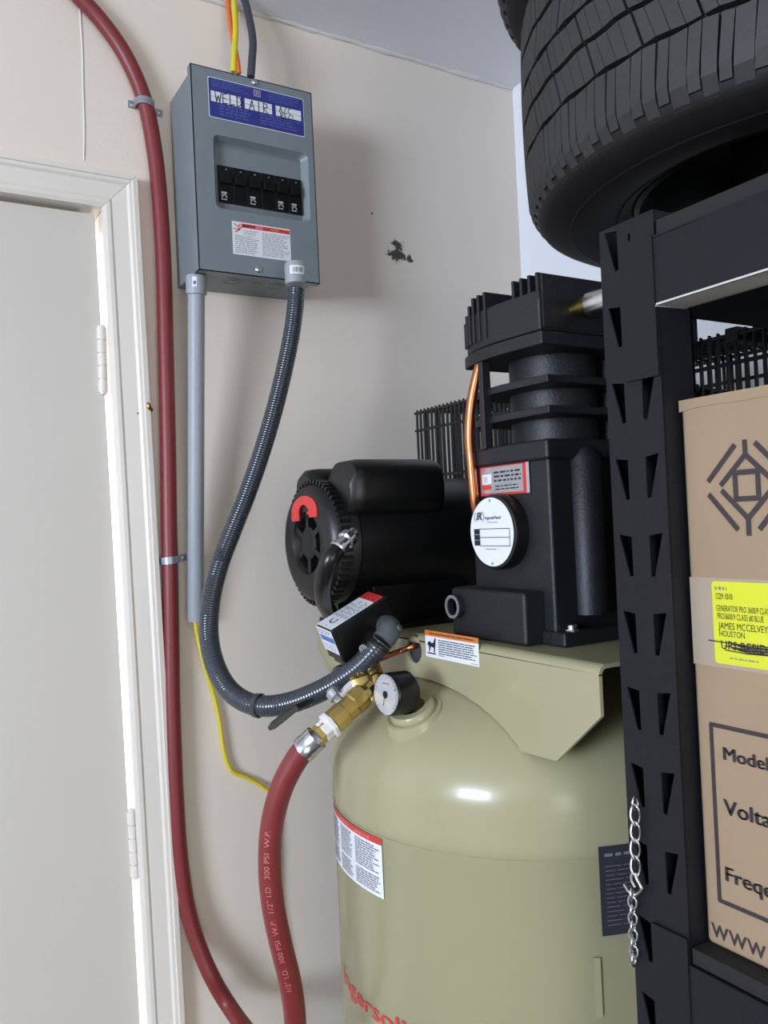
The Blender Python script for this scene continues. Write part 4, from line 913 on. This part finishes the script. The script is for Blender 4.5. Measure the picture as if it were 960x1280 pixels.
def block(th0, th1, w0a, w0b, w1a, w1b, sk=0.0, nw=3):
    """tread block between angles th0..th1 and heights (w0a,w0b at th0/th1 low edge, w1a,w1b high edge); sk skews the high edge"""
    top = []; bot = []
    for k in range(nw + 1):
        f = k / nw
        for j in range(2):
            th = (th0 if j == 0 else th1) + sk * f; wl, wh = (w0a, w1a) if j == 0 else (w0b, w1b); w_ = wl + (wh - wl) * f
            r = prof_r(w_) - .0012 * max(0, (abs(w_) - .105) / .012); rb = r - .011
            top.append((r * math.cos(th), r * math.sin(th), w_)); bot.append((rb * math.cos(th), rb * math.sin(th), w_))
    n_ = len(top); fs = []
    for k in range(nw): fs.append((2 * k, 2 * k + 1, 2 * k + 3, 2 * k + 2))
    for k in range(nw): fs += [(2 * k, 2 * k + 2, n_ + 2 * k + 2, n_ + 2 * k), (2 * k + 1, n_ + 2 * k + 1, n_ + 2 * k + 3, 2 * k + 3)]
    fs += [(0, n_, n_ + 1, 1), (2 * nw, 2 * nw + 1, n_ + 2 * nw + 1, n_ + 2 * nw)]
    tr.add(top + bot, fs, 'rubber')
NP = 36
for i in range(NP):
    t0 = 2 * PI * i / NP; dt = 2 * PI / NP
    z = lambda f: .0012 * math.sin(2 * PI * f)
    for sg in (1, -1):
        cuts = [0, .22, .47, .70, 1.0]; gaps = [.0012, .0008, .0026, .0008]
        for q in range(4):
            a, b = t0 + dt * cuts[q] + gaps[q] / TRR / 2 * 2, t0 + dt * cuts[q + 1]
            wo = .117 if q % 2 else .109; wi = .0590
            lo_, hi_ = (-wo, -wi + .0015) if sg < 0 else (wi, wo)
            if sg < 0: block(a, b, lo_, lo_, hi_ + z(cuts[q]), hi_ + z(cuts[q + 1]), .022, 4)
            else: block(a, b, lo_ + z(cuts[q]), lo_ + z(cuts[q + 1]), hi_, hi_, -.022, 4)
        for q in range(4):
            a, b = t0 + dt * (.25 * q + .35) + (.0028 if q == 0 else .0006) / TRR, t0 + dt * (.25 * q + .60)
            lo_, hi_ = (-.0530, -.0205) if sg < 0 else (.0205, .0530)
            block(a, b, lo_ + z(q * .25), lo_ + z(q * .25 + .25), hi_ + z(q * .25 + .4), hi_ + z(q * .25 + .65), .03 * sg, 1)
    for q in range(4):
        a, b = t0 + dt * (.25 * q + .1) + (.0028 if q == 0 else .0006) / TRR, t0 + dt * (.25 * q + .35)
        block(a, b, -.0150 + z(q * .25 + .4), -.0150 + z(q * .25 + .65), .0150 + z(q * .25), .0150 + z(q * .25 + .25), -.03, 1)
o = tr.build('tread', tyre, local=True, smooth=0, weld=False)
m_ = MB(); m_.lathe((0, 0, 0), (0, 0, 1), [(-.11, .196), (-.112, .190), (-.09, .180), (-.03, .165), (-.03, .09), (-.06, .085), (WHUB, .083), (WHUB, 0)], 'black', 48, cap=False); m_.lathe((0, 0, 0), (0, 0, 1), [(-.03, .165), (.08, .178), (.112, .190), (.11, .196)], 'black', 48, cap=False); m_.build('steel_wheel', tyre, local=True, smooth=35)
t2 = copy(tyre, None); 
for ch in list(tyre.children): copy(ch, t2)
TCX = .893; TCY = .528
tyre.location = Vector((TCX, TCY, TZ)) + OFF; tyre.rotation_euler = (0, 0, .05)
tag(tyre, 'black all terrain tyre lying flat on top of the rack, lower of the stack', 'tyre', 'tyres on the rack')
t2.location = Vector((TCX - .014, TCY + .022, TZ + .2585)) + OFF; t2.rotation_euler = (0, 0, 1.3)
tag(t2, 'black tyre stacked on the other tyre, mostly cut off by the photo top', 'tyre', 'tyres on the rack')

# ------------------------------------------------------------------ chain hanging on the post
chain = empty('steel_chain', onX(793, 1002, RX - .006), 'short bright steel chain with an S-hook hanging from the slotted black post', 'chain')
def link_mesh(hl, hw, r, tw):
    m = MB(); pts = []
    for k in range(21):
        a = 2 * PI * k / 20; x = hw * math.cos(a); zz = hl * math.sin(a); q = tw * zz / hl
        pts.append((x * math.sin(q) - .0, x * math.cos(q), zz))
    m.tube(pts, r, 'steel', 8, cap=False); return m.build('chain_link', chain, local=True, smooth=60)
big = small = None
def place(o, px, py, rz):
    o.location = onX(px, py, RX - .007) + OFF - ORG[chain.name]; o.rotation_euler = (0, 0, rz)
for k in range(4):
    if big is None: big = link_mesh(.0092, .0040, .0011, .8); o = big
    else: o = copy(big, chain)
    place(o, 794.3 + .4 * (k % 2), 1019 + k * 21.3, .75)
for k in range(10):
    if small is None: small = link_mesh(.0056, .0038, .0010, 0); o = small
    else: o = copy(small, chain)
    py = 1199.5 - k * 10.2 if k < 9 else 1004; place(o, 792.3 - .25 * k if k < 9 else 794, py, (1.9, 0.35)[k % 2] if k < 9 else 1.7)
m_ = MB(); x = RX - .008
m_.tube(spline([onX(780, 1105, x), onX(786, 1114, x), onX(793, 1119, x), onX(799, 1116, x), onX(802, 1110, x), onX(796, 1098, x), onX(794, 1092, x), onX(790, 1093, x), onX(790, 1101, x), onX(794, 1109, x)], 6), .0014, 'steel', 8); m_.build('s_hook', chain)
